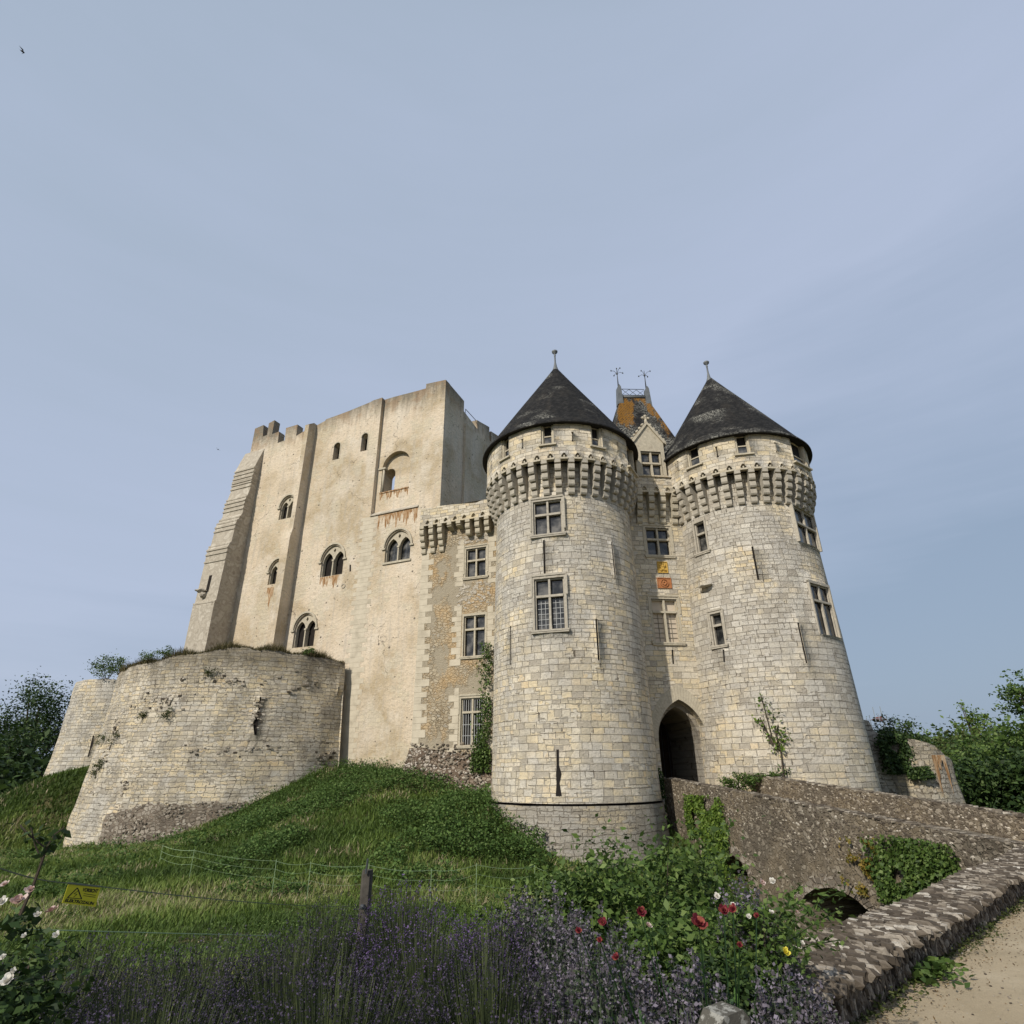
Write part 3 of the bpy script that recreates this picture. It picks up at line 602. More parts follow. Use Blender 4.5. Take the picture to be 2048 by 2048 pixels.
def round_tower(cx, cy, prof, label, zb, wins, slits, pwins, pslots, apex, mats, phase, fin, extra=()):
    t = empty('castle_tower', (cx, cy, zb), label, 'tower')
    B = Cy(cx, cy, prof); R0 = B.R0; H = []
    for w in wins: s0, s1, z0, z1 = w['r'] = wrect(B, *w['px']); H.append((rect(s0 - .03, s1 + .03, z0 - .02, z1 + .02), .4))
    for s_ in slits: H.append(slit(B, *s_))
    H += list(extra)
    mb = MB(); skin(mb, B, rect(-pi * R0, pi * R0, prof[0][0], ZM1 + .1), H, .55)
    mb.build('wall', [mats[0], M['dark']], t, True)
    for w in wins:
        s0, s1, z0, z1 = w['r']; zt = B.at((w['px'][0] + w['px'][2]) / 2, w['zt'])[1] if w.get('zt') else None
        cross_window(t, B, s0, s1, z0, z1, zt, w.get('mull', True), M['trim'], w.get('lead'), pane_or_dark_sheet=w.get('pane_or_dark_sheet', 'glass'), hood=w.get('hood', True), flush=w.get('flush', False))
    # corbels
    mb = MB(); mb.prism(Fr(0, 0, -90), corbel_poly(3.66), -.155, .155); c0 = mb.build('corbel', M['trim'], None)
    n = 38
    for k in range(n):
        c = c0 if k == 0 else c0.copy()
        if k: COL.objects.link(c)
        c.parent = t; c.location = (0, 0, -zb); c.rotation_euler = (0, 0, phase + 2 * pi * k / n)
    # parapet drum with trefoil piercings above every gap
    D = Cy(cx, cy, [(ZM1, 4.2), (ZEAVE, 4.2)]); D.R0 = 4.2; H = []
    bay = 2 * pi / n
    for k in range(n):
        a = ((phase + (k + .5) * bay + pi) % (2 * pi) - pi) * 4.2
        if abs(a) < 4.2 * 1.75: H.append(([(a + x, ZM1 + .09 + z) for x, z in TREF], .12))
    for p in pwins: s0, s1, z0, z1 = p['r'] = wrect(D, *p['px']); p['r'] = (s0, s1, z0, ZEAVE - .03); H.append((rect(s0 - .10, s1 + .10, z0 - .02, ZEAVE - .02), .42))
    for p in pslots:
        (s0, z0), (s1, z1) = D.at(*p[0]), D.at(*p[1]); m = (s0 + s1) / 2; zm = (z0 + z1) / 2
        H.append(([(m - .075, z1), (m + .075, z1), (m + .025, z1 + .12), (m + .025, z0 - .12), (m + .075, z0), (m - .075, z0), (m - .025, z0 - .12), (m - .025, z1 + .12)], .10, 1))  # back of the slot coloured as shade
    mb = MB(); skin(mb, D, rect(-pi * 4.2, pi * 4.2, ZM1, ZEAVE), H, .6)
    mb.build('parapet', [M['parapet'], M['dark']], t, True)
    mb = MB()
    mb.lathe(cx, cy, [(3.5, ZM1 + .06), (4.19, ZM1 + .055)], 72, 0, False)
    mb.build('machicolation_shade', M['eave'], t)  # dark sheet painted as the shade of the open holes between corbels
    mb = MB()
    for k in range(n):
        a = phase + (k + .5) * bay - pi / 2; fr = Fr(cx + 4.2 * cos(a), cy + 4.2 * sin(a), math.degrees(a) + 90)
        mb.box(fr, -.20, .20, -.20, .045, ZM1 - .02, ZM1 + .075); mb.box(fr, -.035, .035, -.05, .012, ZM1 + .10, ZM1 + .20)
    mb.lathe(cx, cy, [(3.99, ZM1 + .0), (3.99, ZM1 + .5)], 72, 0, False)
    mb.build('pierced_band', M['trimw'], t)
    for p in pwins:
        s0, s1, z0, z1 = p['r']; m = (s0 + s1) / 2; fr = D.tan(m, 15); w = (s1 - s0) / 2; mb = MB()
        mb.box(fr, -w - .22, w + .22, -.3, .10, z0 - .11, z0 - .021)
        mb.box(fr, -w - .10, -w, -.42, -.09, z0 - .02, z1); mb.prism(Fr(*fr.pt(w, 0, 0)[:2], fr.deg), [(0, z0 - .02), (.12, z0 - .02), (.12, z1), (0, z1)], -.42, -.09)
        for x in (-w + .02, w - .02): mb.box(fr, x - .02, x + .02, -.30, -.16, z0, z1)
        mb.box(fr, -w + .04, w - .04, -.29, -.17, z0 + .50, z0 + .56)
        o = mb.build('window', M['trimw'], t)
        g = MB(); g.box(fr, -w + .04, w - .04, -.24, -.22, z0, z0 + .50); g.build('pane_or_dark_sheet', M['glass'], o)
        g = MB(); g.box(fr, -w + .04, w - .04, -.32, -.30, z0 + .56, z1); g.build('shutter', M['eave'], o)
    # roof
    mb = MB(); ax, ay, az_ = apex; N = 96; prof2 = [(4.47, ZEAVE - .06), (4.47, ZEAVE + .01), (4.16, ZEAVE + .42), (3.6, ZEAVE + 1.29), (2.7, ZEAVE + 2.68), (1.8, ZEAVE + 4.05), (.9, ZEAVE + 5.42), (.10, az_)]
    L = 0
    for i in range(len(prof2) - 1):
        (r0, z0), (r1, z1) = prof2[i], prof2[i + 1]; L2 = L + hypot(r1 - r0, z1 - z0)
        k0, k1 = [(z - ZEAVE) / (az_ - ZEAVE) for z in (z0, z1)]
        for k in range(N):
            t0, t1 = 2 * pi * k / N, 2 * pi * (k + 1) / N; P4 = []
            for r, tt, z, kk in ((r0, t0, z0, k0), (r0, t1, z0, k0), (r1, t1, z1, k1), (r1, t0, z1, k1)): P4.append((cx + (ax - cx) * kk + r * cos(tt), cy + (ay - cy) * kk + r * sin(tt), z))
            rr = r0; mb.face(P4, [(t0 * rr, L), (t1 * rr, L), (t1 * r0, L2), (t0 * r0, L2)], 0, 0, i > 1)
        L = L2
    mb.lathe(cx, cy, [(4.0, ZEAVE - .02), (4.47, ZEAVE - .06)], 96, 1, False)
    rf = mb.build('roof', [mats[1], M['eave']], t, False)
    mb = MB(); x, y, z = fin
    mb.lathe(x, y, [(.26, z - .42), (.20, z - .15), (.11, z + .15), (.055, z + .5), (.045, z + .95), (.07, z + 1.0), (.05, z + 1.06), (.05, z + 1.12), (.17, z + 1.24), (.19, z + 1.33), (.15, z + 1.37), (.0, z + 1.42)], 14)
    mb.build('finial', M['lead'], t); return t, B

ta, TA = round_tower(2.79, 29.87, [(-1.22, 3.87), (0, 3.82), (3, 3.78), (6, 3.75), (9.5, 3.69), (12.5, 3.64), (14.6, 3.62)],
    'pale round stone tower left of the gate, with dark conical slate roof', -4.6,
    [dict(px=(1068, 1001, 1123.5, 1067), zt=1028), dict(px=(1070, 1156, 1130, 1258), zt=1191, lead=(3, 6, (0,)))],
    [((1087.7, 1080), (1089.5, 1149)), ((1223.7, 1084), (1231, 1156)), ((1021.2, 1252), (1020.8, 1330)), ((1192.6, 1238), (1198, 1321)), ((1010, 1010), (1010.1, 1010.4))][:4],
    [dict(px=(1085.6, 851, 1103.2, 888)), dict(px=(1186, 855, 1201, 892.5)), dict(px=(1005, 882, 1015, 916)), dict(px=(1256, 885, 1266, 936))],
    [((1044.8, 878), (1044.8, 897.5)), ((1145.2, 863.5), (1145.2, 883)), ((1235.3, 885), (1235.3, 904.5)), ((983.5, 922), (983.5, 938))],
    (2.79, 29.87, 23.0), (M['tower'], M['slate']), .045, (2.79, 29.87, 23.0))
# left tower's broken lower slit: dark sheet painted as shade, added below with the plinth
tb, TB = round_tower(13.06, 31.07, [(-2.6, 3.98), (0, 3.92), (3, 3.88), (6, 3.83), (9.5, 3.72), (12.5, 3.65), (14.6, 3.63)],
    'pale round stone tower right of the gate, roof streaked with white lichen', -4.6,
    [dict(px=(1391.5, 1043, 1411.5, 1104), zt=1067, mull=False, hood=False), dict(px=(1424, 1226, 1446, 1290), zt=1250, mull=False),
     dict(px=(1592, 1021, 1626, 1085), zt=1049, flush=True), dict(px=(1630.5, 1173, 1666, 1268), zt=1203, flush=True)],
    [((1504.5, 1093), (1517, 1160)), ((1596.4, 1245.6), (1614, 1326.4)), ((1446.6, 1299), (1448.5, 1324))],
    [dict(px=(1376.8, 896, 1396.4, 932)), dict(px=(1474.6, 873.5, 1495.5, 907)), dict(px=(1587, 884, 1608, 926))],
    [((1355.4, 922), (1358, 942.5)), ((1432.7, 893), (1435, 914.5)), ((1551, 885), (1553, 905))],
    (12.78, 30.98, 23.0), (M['tower2'], M['slate2']), .012, (12.72, 30.95, 22.9))
def blk(sf, t, name, px, py, w, h, out, mat):
    s, z = sf.at(px, py); fr = sf.tan(s, z) if sf.cyl else sf.tan(s); mb = MB(); mb.rock(fr.pt(0, out * .4, z), (Vector(fr.u + (0,)) * w, Vector(fr.n + (0,)) * out, Vector((0, 0, h))), .6, 0, 1); return mb.build(name, mat, t)
blk(TB, tb, 'projecting_stone', 1414, 1172, .42, .10, .30, M['trim'])
PA = Cy(2.79, 29.87, [(-5.2, 4.22), (-4, 4.12), (-1.30, 3.94)], .04); PA.R0 = 3.93
mb = MB(); skin(mb, PA, rect(-pi * 3.93, pi * 3.93, -5.2, -1.30), (), .4); mb.build('plinth', M['plinth'], ta, True)
mb = MB(); mb.lathe(2.79, 29.87, [(3.93, -1.30), (3.70, -1.29), (3.70, -1.21), (3.86, -1.22)], 72, 0, False); mb.build('groove', M['dark'], ta)  # recess coloured dark for the shade inside it
mb = MB(); c = [TA.at(*p) for p in ((1115.2, 1499), (1115.5, 1530), (1117.5, 1548), (1116, 1566), (1117.5, 1592))]; w_ = [.05, .05, .11, .06, .12]
for (a, b), (wa, wb) in zip(zip(c, c[1:]), zip(w_, w_[1:])):
    mb.face([TA.pt(a[0] + wa, .012, a[1]), TA.pt(a[0] - wa, .012, a[1]), TA.pt(b[0] - wb, .012, b[1]), TA.pt(b[0] + wb, .012, b[1])])
mb.build('painted_slit', M['dark'], ta)  # dark sheet laid on the wall, painted as slit shade
PB = Cy(13.06, 31.07, [(-5.2, 4.3), (-2.6, 3.98)]); PB.R0 = 3.98
mb = MB(); skin(mb, PB, rect(-pi * 3.98, pi * 3.98, -5.2, -2.6), (), .6); mb.build('plinth', M['plinth'], tb, True)

# ------------------------------------------------------------------ gatehouse between the towers
G = Fr(9.4, 30.3, 6.7)
gh = empty('gatehouse', (8.1, 31.5, -2), 'narrow gatehouse with pointed gateway and dormer between the two round towers', 'gatehouse')
gl, gr = G.at(1316, 1465)[0], G.at(1413, 1465)[0]; gzs, gza = 1.35, G.at(1362, 1406)[1]
def gate_arch(d, z0=-1.9): return lancet(gl + d, gr - d, z0, gzs - d * .2, .62, 9)
def gw(px): s0, s1, z0, z1 = wrect(G, *px); return s0, s1, z0, z1
w1 = gw((1293, 1056, 1340.5, 1110)); w2 = gw((1306, 1198, 1358, 1284)); sl = slit(G, (1345, 1299.5), (1347, 1328))
mb = MB(); skin(mb, G, [(-4.6, -2.2), (gl, -2.2)] + [(gl, gate_arch(0)[0][1])][:0] + [(gr, -2.2)][:0] + [(1.6, -2.2), (1.6, ZM1 + .1), (-4.6, ZM1 + .1)],
    [(gate_arch(0), .55), (rect(w1[0], w1[1], w1[2], w1[3]), .4), (rect(w2[0], w2[1], w2[2], w2[3]), .4), sl])
mb.build('wall', [M['gate'], M['dark']], gh)
mb = MB(); a, b = gate_arch(0)[1:-1] + [gate_arch(0)[-1]], gate_arch(-.42)[1:]
a = gate_arch(0)[2:]; b = gate_arch(-.42)[2:]
for i in range(len(a) - 1):
    for k in range(2):
        f0, f1 = k / 2, (k + 1) / 2
        lerp = lambda p, q_, f: (p[0] + (q_[0] - p[0]) * f, p[1] + (q_[1] - p[1]) * f)
        mb.prism(G, [lerp(a[i], a[i + 1], f0 + .02), lerp(b[i], b[i + 1], f0 + .02), lerp(b[i], b[i + 1], f1 - .02), lerp(a[i], a[i + 1], f1 - .02)], -.4, .012 + random.uniform(0, .012))
mb.build('gate_arch', M['trimw'], gh)
mb = MB(); skin(mb, G, rect(gl - .4, gr + .4, -2.2, 4.2), [(gate_arch(.17), .75)], o=-.551); skin(mb, G, rect(gl - .6, gr + .6, -2.2, 4.2), [(gate_arch(.05), 3.6)], o=-1.302); mb.build('gate_passage', M['passage'], gh)
mb = MB(); mb.prism(G, gate_arch(-.1), -4.95, -4.85)
for i in range(7): x = gl + (gr - gl) * (i + .5) / 7; mb.box(G, x - .012, x + .012, -4.85, -4.82, -1.9, 2.6, 1)
mb.build('gate_door', [M['door'], M['iron']], gh)
cross_window(gh, G, *w1, G.at(1315, 1078.5)[1], True, M['trimw'])
w2o = cross_window(gh, G, *w2, G.at(1331, 1223.5)[1], True, M['trimw'], (2, 6, (0,)), pane_or_dark_sheet='shut')
for nm, px, m in (('yellow', (1314.5, 1123.5, 1335, 1146), 'plyellow'), ('orange', (1314.5, 1155.8, 1342.5, 1176.6), 'plorange')):
    s0, s1, z0, z1 = gw(px); mb = MB(); c_, h_ = (s0 + s1) / 2, (z0 + z1) / 2; w_, g_ = (s1 - s0) / 2, (z1 - z0) / 2
    mb.box(G, s0, s1, -.05, .012, z0, z1); mb.box(G, s0, s1, -.05, .045, z1 - .035, z1 + .001); mb.box(G, s0, s1, -.05, .046, z0 - .001, z0 + .03); mb.box(G, s0 - .001, s0 + .03, -.05, .044, z0, z1); mb.box(G, s1 - .03, s1 + .001, -.05, .047, z0, z1)
    if nm == 'orange':
        arcband(mb, G, c_, h_, g_ * .62, g_ * .78, 0, .06, 0, 2 * pi, 20)
        for k in range(7): a = k * 2 * pi / 7; mb.rock(G.pt(c_ + g_ * .3 * cos(a), .03, h_ + g_ * .3 * sin(a)), (Vector((.06, 0, 0)), Vector((0, .04, 0)), Vector((0, 0, .07))), 0)
    else:
        for x, z, a, b in ((0, .5, .07, .08), (0, .15, .06, .12), (-.3, .1, .11, .05), (.32, .16, .12, .05), (-.22, -.25, .06, .13), (.22, -.28, .06, .13), (0, -.3, .07, .07), (-.45, .4, .05, .08), (.45, .42, .05, .08), (0, .75, .05, .04), (-.4, -.55, .09, .04), (.4, -.55, .09, .04)):
            mb.rock(G.pt(c_ + x * w_, .03, h_ + z * g_), (Vector((a, 0, 0)), Vector((0, .05, 0)), Vector((0, 0, b))), 0)
    setp(mb.build('carved_plaque', M[m], gh), 'carved %s stone plaque' % nm)
for px in (1280, 1303.4, 1325.7, 1350):
    s = G.at(px, 1020, .3)[0]; mb = MB(); fr = Fr(*G.pt(s, 0, 0)[:2], 6.7 - 90)
    mb.prism(fr, [(r, z) for r, z in corbel_poly(0)], -.155, .155); mb.build('corbel', M['trimw'], gh)
dl, dr = G.at(1272, 920, .5)[0], G.at(1331, 920, .5)[0]; dz0 = G.at(1300, 954, .5)[1]; dze = G.at(1300, 884.5, .5)[1]; dza = G.at(1296.4, 849, .5)[1]
wd = [G.at(1281.5, 905, .5)[0], G.at(1322, 905, .5)[0], G.at(1300, 953, .5)[1], G.at(1300, 902, .5)[1]]
s3 = [G.at(x, 990, .5)[0] for x in (1290, 1314, 1337)]
mb = MB(); skin(mb, G, rect(-4.6, 1.2, ZM1, dz0), [([(s + x, ZM1 + .09 + z) for x, z in TREF], .12) for s in s3], o=.5); mb.box(G, -4.6, 1.2, .38, .4, ZM1, ZM1 + .5)
mb.box(G, -4.6, 1.2, -.3, .6, dz0, dz0 + .09); mb.box(G, -4.6, 1.2, 0, .49, ZM1 + .03, ZM1 + .05); mb.build('parapet', M['parapet'], gh)
mb = MB(); ap = (dl + dr) / 2
skin(mb, G, [(dl, dz0 + .09), (dr, dz0 + .09), (dr, dze), (ap, dza), (dl, dze)], [(rect(wd[0], wd[1], wd[2] + .1, wd[3]), .35)], o=.45)
for s in (dl, dr): mb.face([G.pt(s, .45, dz0), G.pt(s, -2.2, dz0), G.pt(s, -2.2, dze), G.pt(s, .45, dze)])
for sg, s in ((-1, dl), (1, dr)):
    n_ = 5
    mb.prism(G, [(s - .0 * sg + sg * .16, dze - .12), (s + sg * .16, dze + .06), (ap, dza + .2), (ap, dza), (s, dze)], .1, .54)
    for k in range(n_): f = (k + .5) / n_; mb.rock(G.pt(s + (ap - s) * f + sg * .16, .4, dze + (dza - dze) * f + .13), (Vector((.10, 0, .02)), Vector((0, .09, 0)), Vector((0, 0, .10))), 0, 0, 1)
mb.tube([G.pt(ap, .4, dza + .05), G.pt(ap, .4, dza + .42)], [.11, .07], 8)
for x, z in ((0, .62), (-.17, .5), (.17, .5), (0, .45)): mb.rock(G.pt(ap + x, .4, dza + z), (Vector((.10, 0, 0)), Vector((0, .09, 0)), Vector((0, 0, .10))), 0, 0, 1)
mb.build('dormer', M['trimw'], gh)
cross_window(gh, Fr(*G.pt(0, .45, 0)[:2], 6.7), wd[0], wd[1], wd[2] + .1, wd[3], G.at(1300, 925, .5)[1], True, M['trimw'], hood=False, sill=False)
# steep hipped roof
RL, RR = Vector((7.3, 32.75, 22.85)), Vector((9.12, 32.96, 22.95)); FL, FR, BR, BL = Vector((5.9, 30.3, 16.2)), Vector((11.1, 30.75, 16.2)), Vector((11.6, 35.8, 16.2)), Vector((5.0, 35.5, 16.2))
mb = MB()
def rf(pts, o_, u_):
    u_ = u_.normalized(); nn = (pts[1] - pts[0]).cross(pts[2] - pts[0]).normalized(); v_ = nn.cross(u_); v_ = v_ if v_.z > 0 else -v_
    mb.face([tuple(p) for p in pts], [((p - o_).dot(u_), (p - o_).dot(v_)) for p in pts])
rf([FL, FR, RR, RL], FL, FR - FL); rf([FR, BR, RR], FR, BR - FR); rf([BR, BL, RL, RR], BR, BL - BR); rf([BL, FL, RL], BL, FL - BL)
ov = (FL - RL).normalized()
# dormer cheeks roof
g0 = Vector(G.pt(ap, .3, dza + .05)); g1 = Vector(G.pt(ap, -1.6, dza + .05))
for s in (dl - .05, dr + .05): mb.face([tuple(g0), tuple(g1), G.pt(s, -2.2, dze), G.pt(s, .3, dze)])
mb.build('roof', M['slateg'], gh)
mb = MB(); mb.tube([RL + Vector((-.15, 0, 0)), RR + Vector((.15, 0, 0))], .11, 8)
RF = Fr(RL.x, RL.y, 6.6); LR = (RR - RL).length
for s in (-.05, LR + .05):
    p = [(s - .20, 22.15), (s + .20, 22.15), (s + .11, 23.55), (s, 23.75), (s - .11, 23.55)]; mb.prism(RF, p, -.22, .22)
mb.build('ridge_lead', M['lead'], gh)
mb = MB()
for z in (23.02, 23.5): mb.tube([RF.pt(.1, 0, z), RF.pt(LR - .1, 0, z + .08)], .022, 5)
for i in range(3):
    a, b = .15 + (LR - .3) * i / 3, .15 + (LR - .3) * (i + 1) / 3
    mb.tube([RF.pt(a, 0, 23.04), RF.pt(b, 0, 23.5)], .016, 4); mb.tube([RF.pt(a, .01, 23.5), RF.pt(b, .01, 23.04)], .016, 4)
mb.build('ridge_railing', M['iron'], gh)
for s, rz in ((-.05, .3), (LR + .05, .85)):
    mb = MB(); x, y, _ = RF.pt(s, 0, 0); mb.tube([(x, y, 23.6), (x, y, 24.4), (x, y, 25.15)], [.045, .03, .018], 6)
    mb.rock((x, y, 24.75), (Vector((.07, 0, 0)), Vector((0, .07, 0)), Vector((0, 0, .09))), 0, 0, 1)
    for k in range(4):
        a = rz + k * pi / 2; mb.tube([(x, y, 24.75), (x + .22 * cos(a), y + .22 * sin(a), 24.92), (x + .42 * cos(a), y + .42 * sin(a), 24.9)], .014, 4)
        mb.rock((x + .44 * cos(a), y + .44 * sin(a), 24.9), (Vector((.05, 0, 0)), Vector((0, .05, 0)), Vector((0, 0, .07))), 0)
    if rz < .5: mb.rock((x, y, 25.18), (Vector((.05, 0, 0)), Vector((0, .05, 0)), Vector((0, 0, .08))), 0)
    mb.build('iron_cross_finial', M['iron'], gh)

# ------------------------------------------------------------------ keep
KH = 31.0; kc = ray(891.8, 759.4); kc = kc * KH / kc[2]; K = Fr(kc[0], kc[1], -24.2)
kp = empty('keep', (kc[0] - 8, kc[1] + 8, 0), 'tall cream rendered square keep with buttresses on the left of the castle', 'keep')
top = [(891.8, 759.4), (851.4, 768), (849.8, 771), (832, 776.5), (783.9, 789), (746.6, 800.6), (741, 804), (700, 821), (676, 830), (652, 838.5), (650.4, 841.5), (629.3, 852.8), (615, 858), (592.3, 872), (595.3, 849), (572, 856), (569.5, 880.7), (555.4, 886), (558, 863), (544, 868.4), (549.2, 840.2), (537.8, 846.4), (534, 870), (525.5, 873), (527.2, 849.9), (516.6, 855.2)]
ktop = [K.at(*p) for p in top]; ktop[-1] = (-22.35, ktop[-1][1])
def kr(x0, y0, x1, y1, o=0):
    m = ((x0 + x1) / 2, (y0 + y1) / 2); return K.at(x0, m[1], o)[0], K.at(x1, m[1], o)[0], K.at(m[0], y1, o)[1], K.at(m[0], y0, o)[1]
TW = []   # twin windows: (centre s, half width, z foot, z spring, z hood)
def twin(cx, foot, spring, hood, halfpx):
    s, z0 = K.at(cx, foot); zs = K.at(cx, spring)[1]; w = abs(K.at(cx + halfpx, spring)[0] - K.at(cx - halfpx, spring)[0]) / 2; return s, w, z0, zs
TWd = [twin(661.5, 1151.5, 1121, 1091, 20.5), twin(605, 1294, 1259, 1230, 19.5), twin(793.6, 1122, 1093, 1056, 23.5)]
P1s = K.at(597, 1098)[0]                      # right foot of the middle pilaster
w4 = K.at(567, 1038); w3 = K.at(547, 1168)
TWd += [(K.at(559.5, 1025)[0] + .86, .82, w4[1], K.at(560, 1016)[1]), (K.at(538.5, 1150)[0] + .86, .82, w3[1], K.at(540, 1144)[1])]
def solve_o(px, s):
    lo, hi = 0.0, 4.0
    for _ in range(30):
        m_ = (lo + hi) / 2
        if K.at(*px, m_)[0] > s: hi = m_
        else: lo = m_
    return lo
oU = min(solve_o((617, 857), P1s), 1.2); oL = min(max(solve_o((579.5, 1122), P1s), oU + .2), 1.8)
sU = K.at(587, 1000, oU)[0]; sLw = K.at(558.8, 1116, oL)[0]; print('pilaster', P1s, oU, oL, sU, sLw)
H = [(lancet(s - w - .06, s + w + .06, z0, zs, .15, 8), .16) for s, w, z0, zs in TWd]
lit = []
for px in ((667, 886, 679.4, 918.6), (722.5, 867, 735, 901.5)): s0, s1, z0, z1 = kr(*px); lit.append((s0, s1, z0, z1)); H.append((lancet(s0, s1, z0, z1 - (s1 - s0) / 2, 0), .8))
H.append(slit(K, (700.6, 1129.5), (700.4, 1143), .16, .5)); H.append(slit(K, (737.5, 1124), (736.8, 1144), .05, .4))
b0, b1 = K.at(764, 800)[0], K.at(851, 790)[0]; bz = K.at(795, 1022)[1]
bay_top = [p for p in ktop if b0 + .05 < p[0] < b1 - .05]
D2 = .38
bayp = [(b0, bz - .1), (b1, bz + .1), (b1, 30.2), (b0, 30.2)]
_kt = sorted([p for p in ktop if p[0] > b0 - 1.5]); tz = lambda s: float(np.interp(s, [p[0] for p in _kt], [p[1] for p in _kt]))
mid = [p for p in ktop if b0 < p[0] < b1]
ktop = [p for p in ktop if p[0] >= b1] + [(b1, tz(b1)), (b1, bz), (b0, bz), (b0, tz(b0))] + [p for p in ktop if p[0] <= b0]
kout = [(-22.35, -3), (0, -3)] + ktop
mb = MB(); skin(mb, K, kout, H)
bl0, bl1, blz0, blz1 = kr(764.5, 903, 819, 979, -D2); bm = (bl0 + bl1) / 2; bw = (bl1 - bl0) / 2
op0, op1, opz0, opz1 = kr(769, 938, 789.5, 981, -D2 - .4)
opn = lancet(op0, op1, blz0, opz1 - (op1 - op0) / 2, 0)
skin(mb, K, [(b0, bz), (b1, bz), (b1, tz(b1))] + mid + [(b0, tz(b0))], [(lancet(bl0, bl1, blz0, blz1 - bw, 0, 8), .42)], o=-D2)
skin(mb, K, rect(bl0, bl1, blz0, blz1), [(opn, 1.1)], o=-D2 - .42)
TK = 1.6
for i in range(len(ktop) - 1): a, b = ktop[i], ktop[i + 1]; mb.face([K.pt(a[0], 0, a[1]), K.pt(a[0], -.75, a[1]), K.pt(b[0], -.75, b[1]), K.pt(b[0], 0, b[1])][::-1])
skin(mb, K, [(-22.35, 14), (0, 14), (0, 29.5), (-22.35, 28)], [(rect(op0 - .3, op1 + .8, blz0 - .2, opz1 + .6), .1)], o=-.751 - 1.2)
mb.build('front_wall', [M['plaster'], M['dark']], kp)
S = Fr(kc[0], kc[1], K.deg + 90)
rtop = [(891.8, 759.4), (928.3, 802.1), (927.8, 822.3), (954.7, 858), (953.9, 840), (978.7, 854.1), (978.9, 880), (983, 884), (982, 862.5), (1000, 874), (1001, 892)]
st = [S.at(*p) for p in rtop]; send = 17.5
mb = MB(); skin(mb, S, [(0, -3), (send, -3), (send, st[-1][1])] + st[::-1], ())
mb.box(S, 1.1, 2.3, 0, .0, 0, 0) if False else None
for i in range(len(st) - 1): a, b = st[i], st[i + 1]; mb.face([S.pt(a[0], 0, a[1]), S.pt(a[0], -.8, a[1]), S.pt(b[0], -.8, b[1]), S.pt(b[0], 0, b[1])])
skin(mb, S, [(0, 14), (send, 14), (send, st[-1][1])] + st[::-1], (), o=-.801)
mb.box(S, S.at(927.5, 860)[0], S.at(966, 905)[0], .01, .22, -2, S.at(928, 830)[1] - .9)
mb.build('side_wall', M['plaster'], kp)
mb = MB(); mb.box(K, -22.3, 0, -17.5, -16.4, -3, 25.5); mb.box(K, -22.3, -20.9, -16.4, -.01, -3, 30.2); mb.build('rear_walls', M['plaster'], kp)
mb = MB(); a, b = S.at(931, 818, -.2), S.at(962, 852, -.2)
mb.tube([S.pt(a[0], -.2, a[1]), S.pt(b[0], -.2, b[1])], .03, 4); mb.build('handrail', M['iron'], kp); mb = MB(); mb.tube([S.pt(a[0], -.2, a[1]), S.pt(a[0], -.2, a[1] - 1.2)], .03, 4); mb.build('rail_post', M['iron'], kp)
for px in ((563, 868), (570, 866)): c_ = K.at(*px); mb = MB(); mb.tube([K.pt(c_[0] - .5, -.5, c_[1]), K.pt(c_[0] + .6, -.5, c_[1])], .03, 4); mb.build('handrail', M['iron'], kp)
# middle pilaster with set-off
mb = MB(); zt1 = K.at(629, 854)[1]; zset = K.at(597, 1075)[1]
mb.box(K, sU, P1s, 0, oU, zset + .5, zt1 - .3)
fS = Fr(*K.pt(P1s - 2.0, 0, 0)[:2], K.deg - 90)
mb.prism(Fr(*K.pt((P1s + sLw) / 2, 0, 0)[:2], K.deg - 90), [(0, -3), (oL, -3), (oL, zset - .4), (oU, zset + .55), (0, zset + .55)], -(P1s - sLw) / 2 - .003, (P1s - sLw) / 2 + .003)
mb.prism(Fr(*K.pt((P1s + sU) / 2, 0, 0)[:2], K.deg - 90), [(0, zt1 - .3), (oU, zt1 - .3), (oU * .4, zt1 + .15), (0, zt1 + .15)], -(P1s - sU) / 2, (P1s - sU) / 2)
mb.build('pilaster', M['butt'] if False else M['plaster'], kp)
# stepped corner buttress
sb = K.at(491, 1100)[0]; SB = Fr(*K.pt(sb, 0, 0)[:2], K.deg + 90)
bp = [(529.8, 897.4), (519, 915), (509.6, 932.6), (500.8, 974.9), (495.5, 989), (490.2, 999.5), (485, 1025.9), (472.6, 1043.5), (463, 1082.2), (456.3, 1091), (451, 1118), (432.5, 1198.7), (428.3, 1206), (411.8, 1289.8), (406, 1312)]
pr = [(-SB.at(*p)[0], SB.at(*p)[1]) for p in bp]; pr[0] = (0, pr[0][1])
sL = K.at(364, 1308, pr[-1][0])[0]
zz_ = pr[-1][1]; prof_ = pr + [(pr[-1][0] + .1, 5.5), (pr[-1][0] + .25, 5.4), (pr[-1][0] + .3, -2), (0, -2)]
fb = Fr(*K.pt((sb + sL) / 2, 0, 0)[:2], K.deg - 90); hw = (sb - sL) / 2
mb = MB(); mb.prism(fb, [(a, b) for a, b in prof_], -hw, hw)
def bout(z):
    for (o0, z0), (o1, z1) in zip(pr, pr[1:]):
        if z0 >= z >= z1: return o0 + (o1 - o0) * (z0 - z) / (z0 - z1 + 1e-9)
    return pr[-1][0]
zs_ = []
for g in ((509.6, 935, 4), (505, 955, 3), (493, 992, 4), (478, 1032, 4), (460, 1086, 3), (451, 1118, 1), (430, 1202, 1)):
    z = SB.at(g[0], g[1])[1]
    for k in range(g[2]): zs_.append(z - k * .42)
for z in zs_: o_ = bout(z); mb.box(Fr(*K.pt(0, 0, 0)[:2], K.deg), sL - .03, sb + .03, o_ - .5, o_ + .07, z - .07, z + .07)
mb.build('buttress', M['butt'], kp)
o_ = 3.5
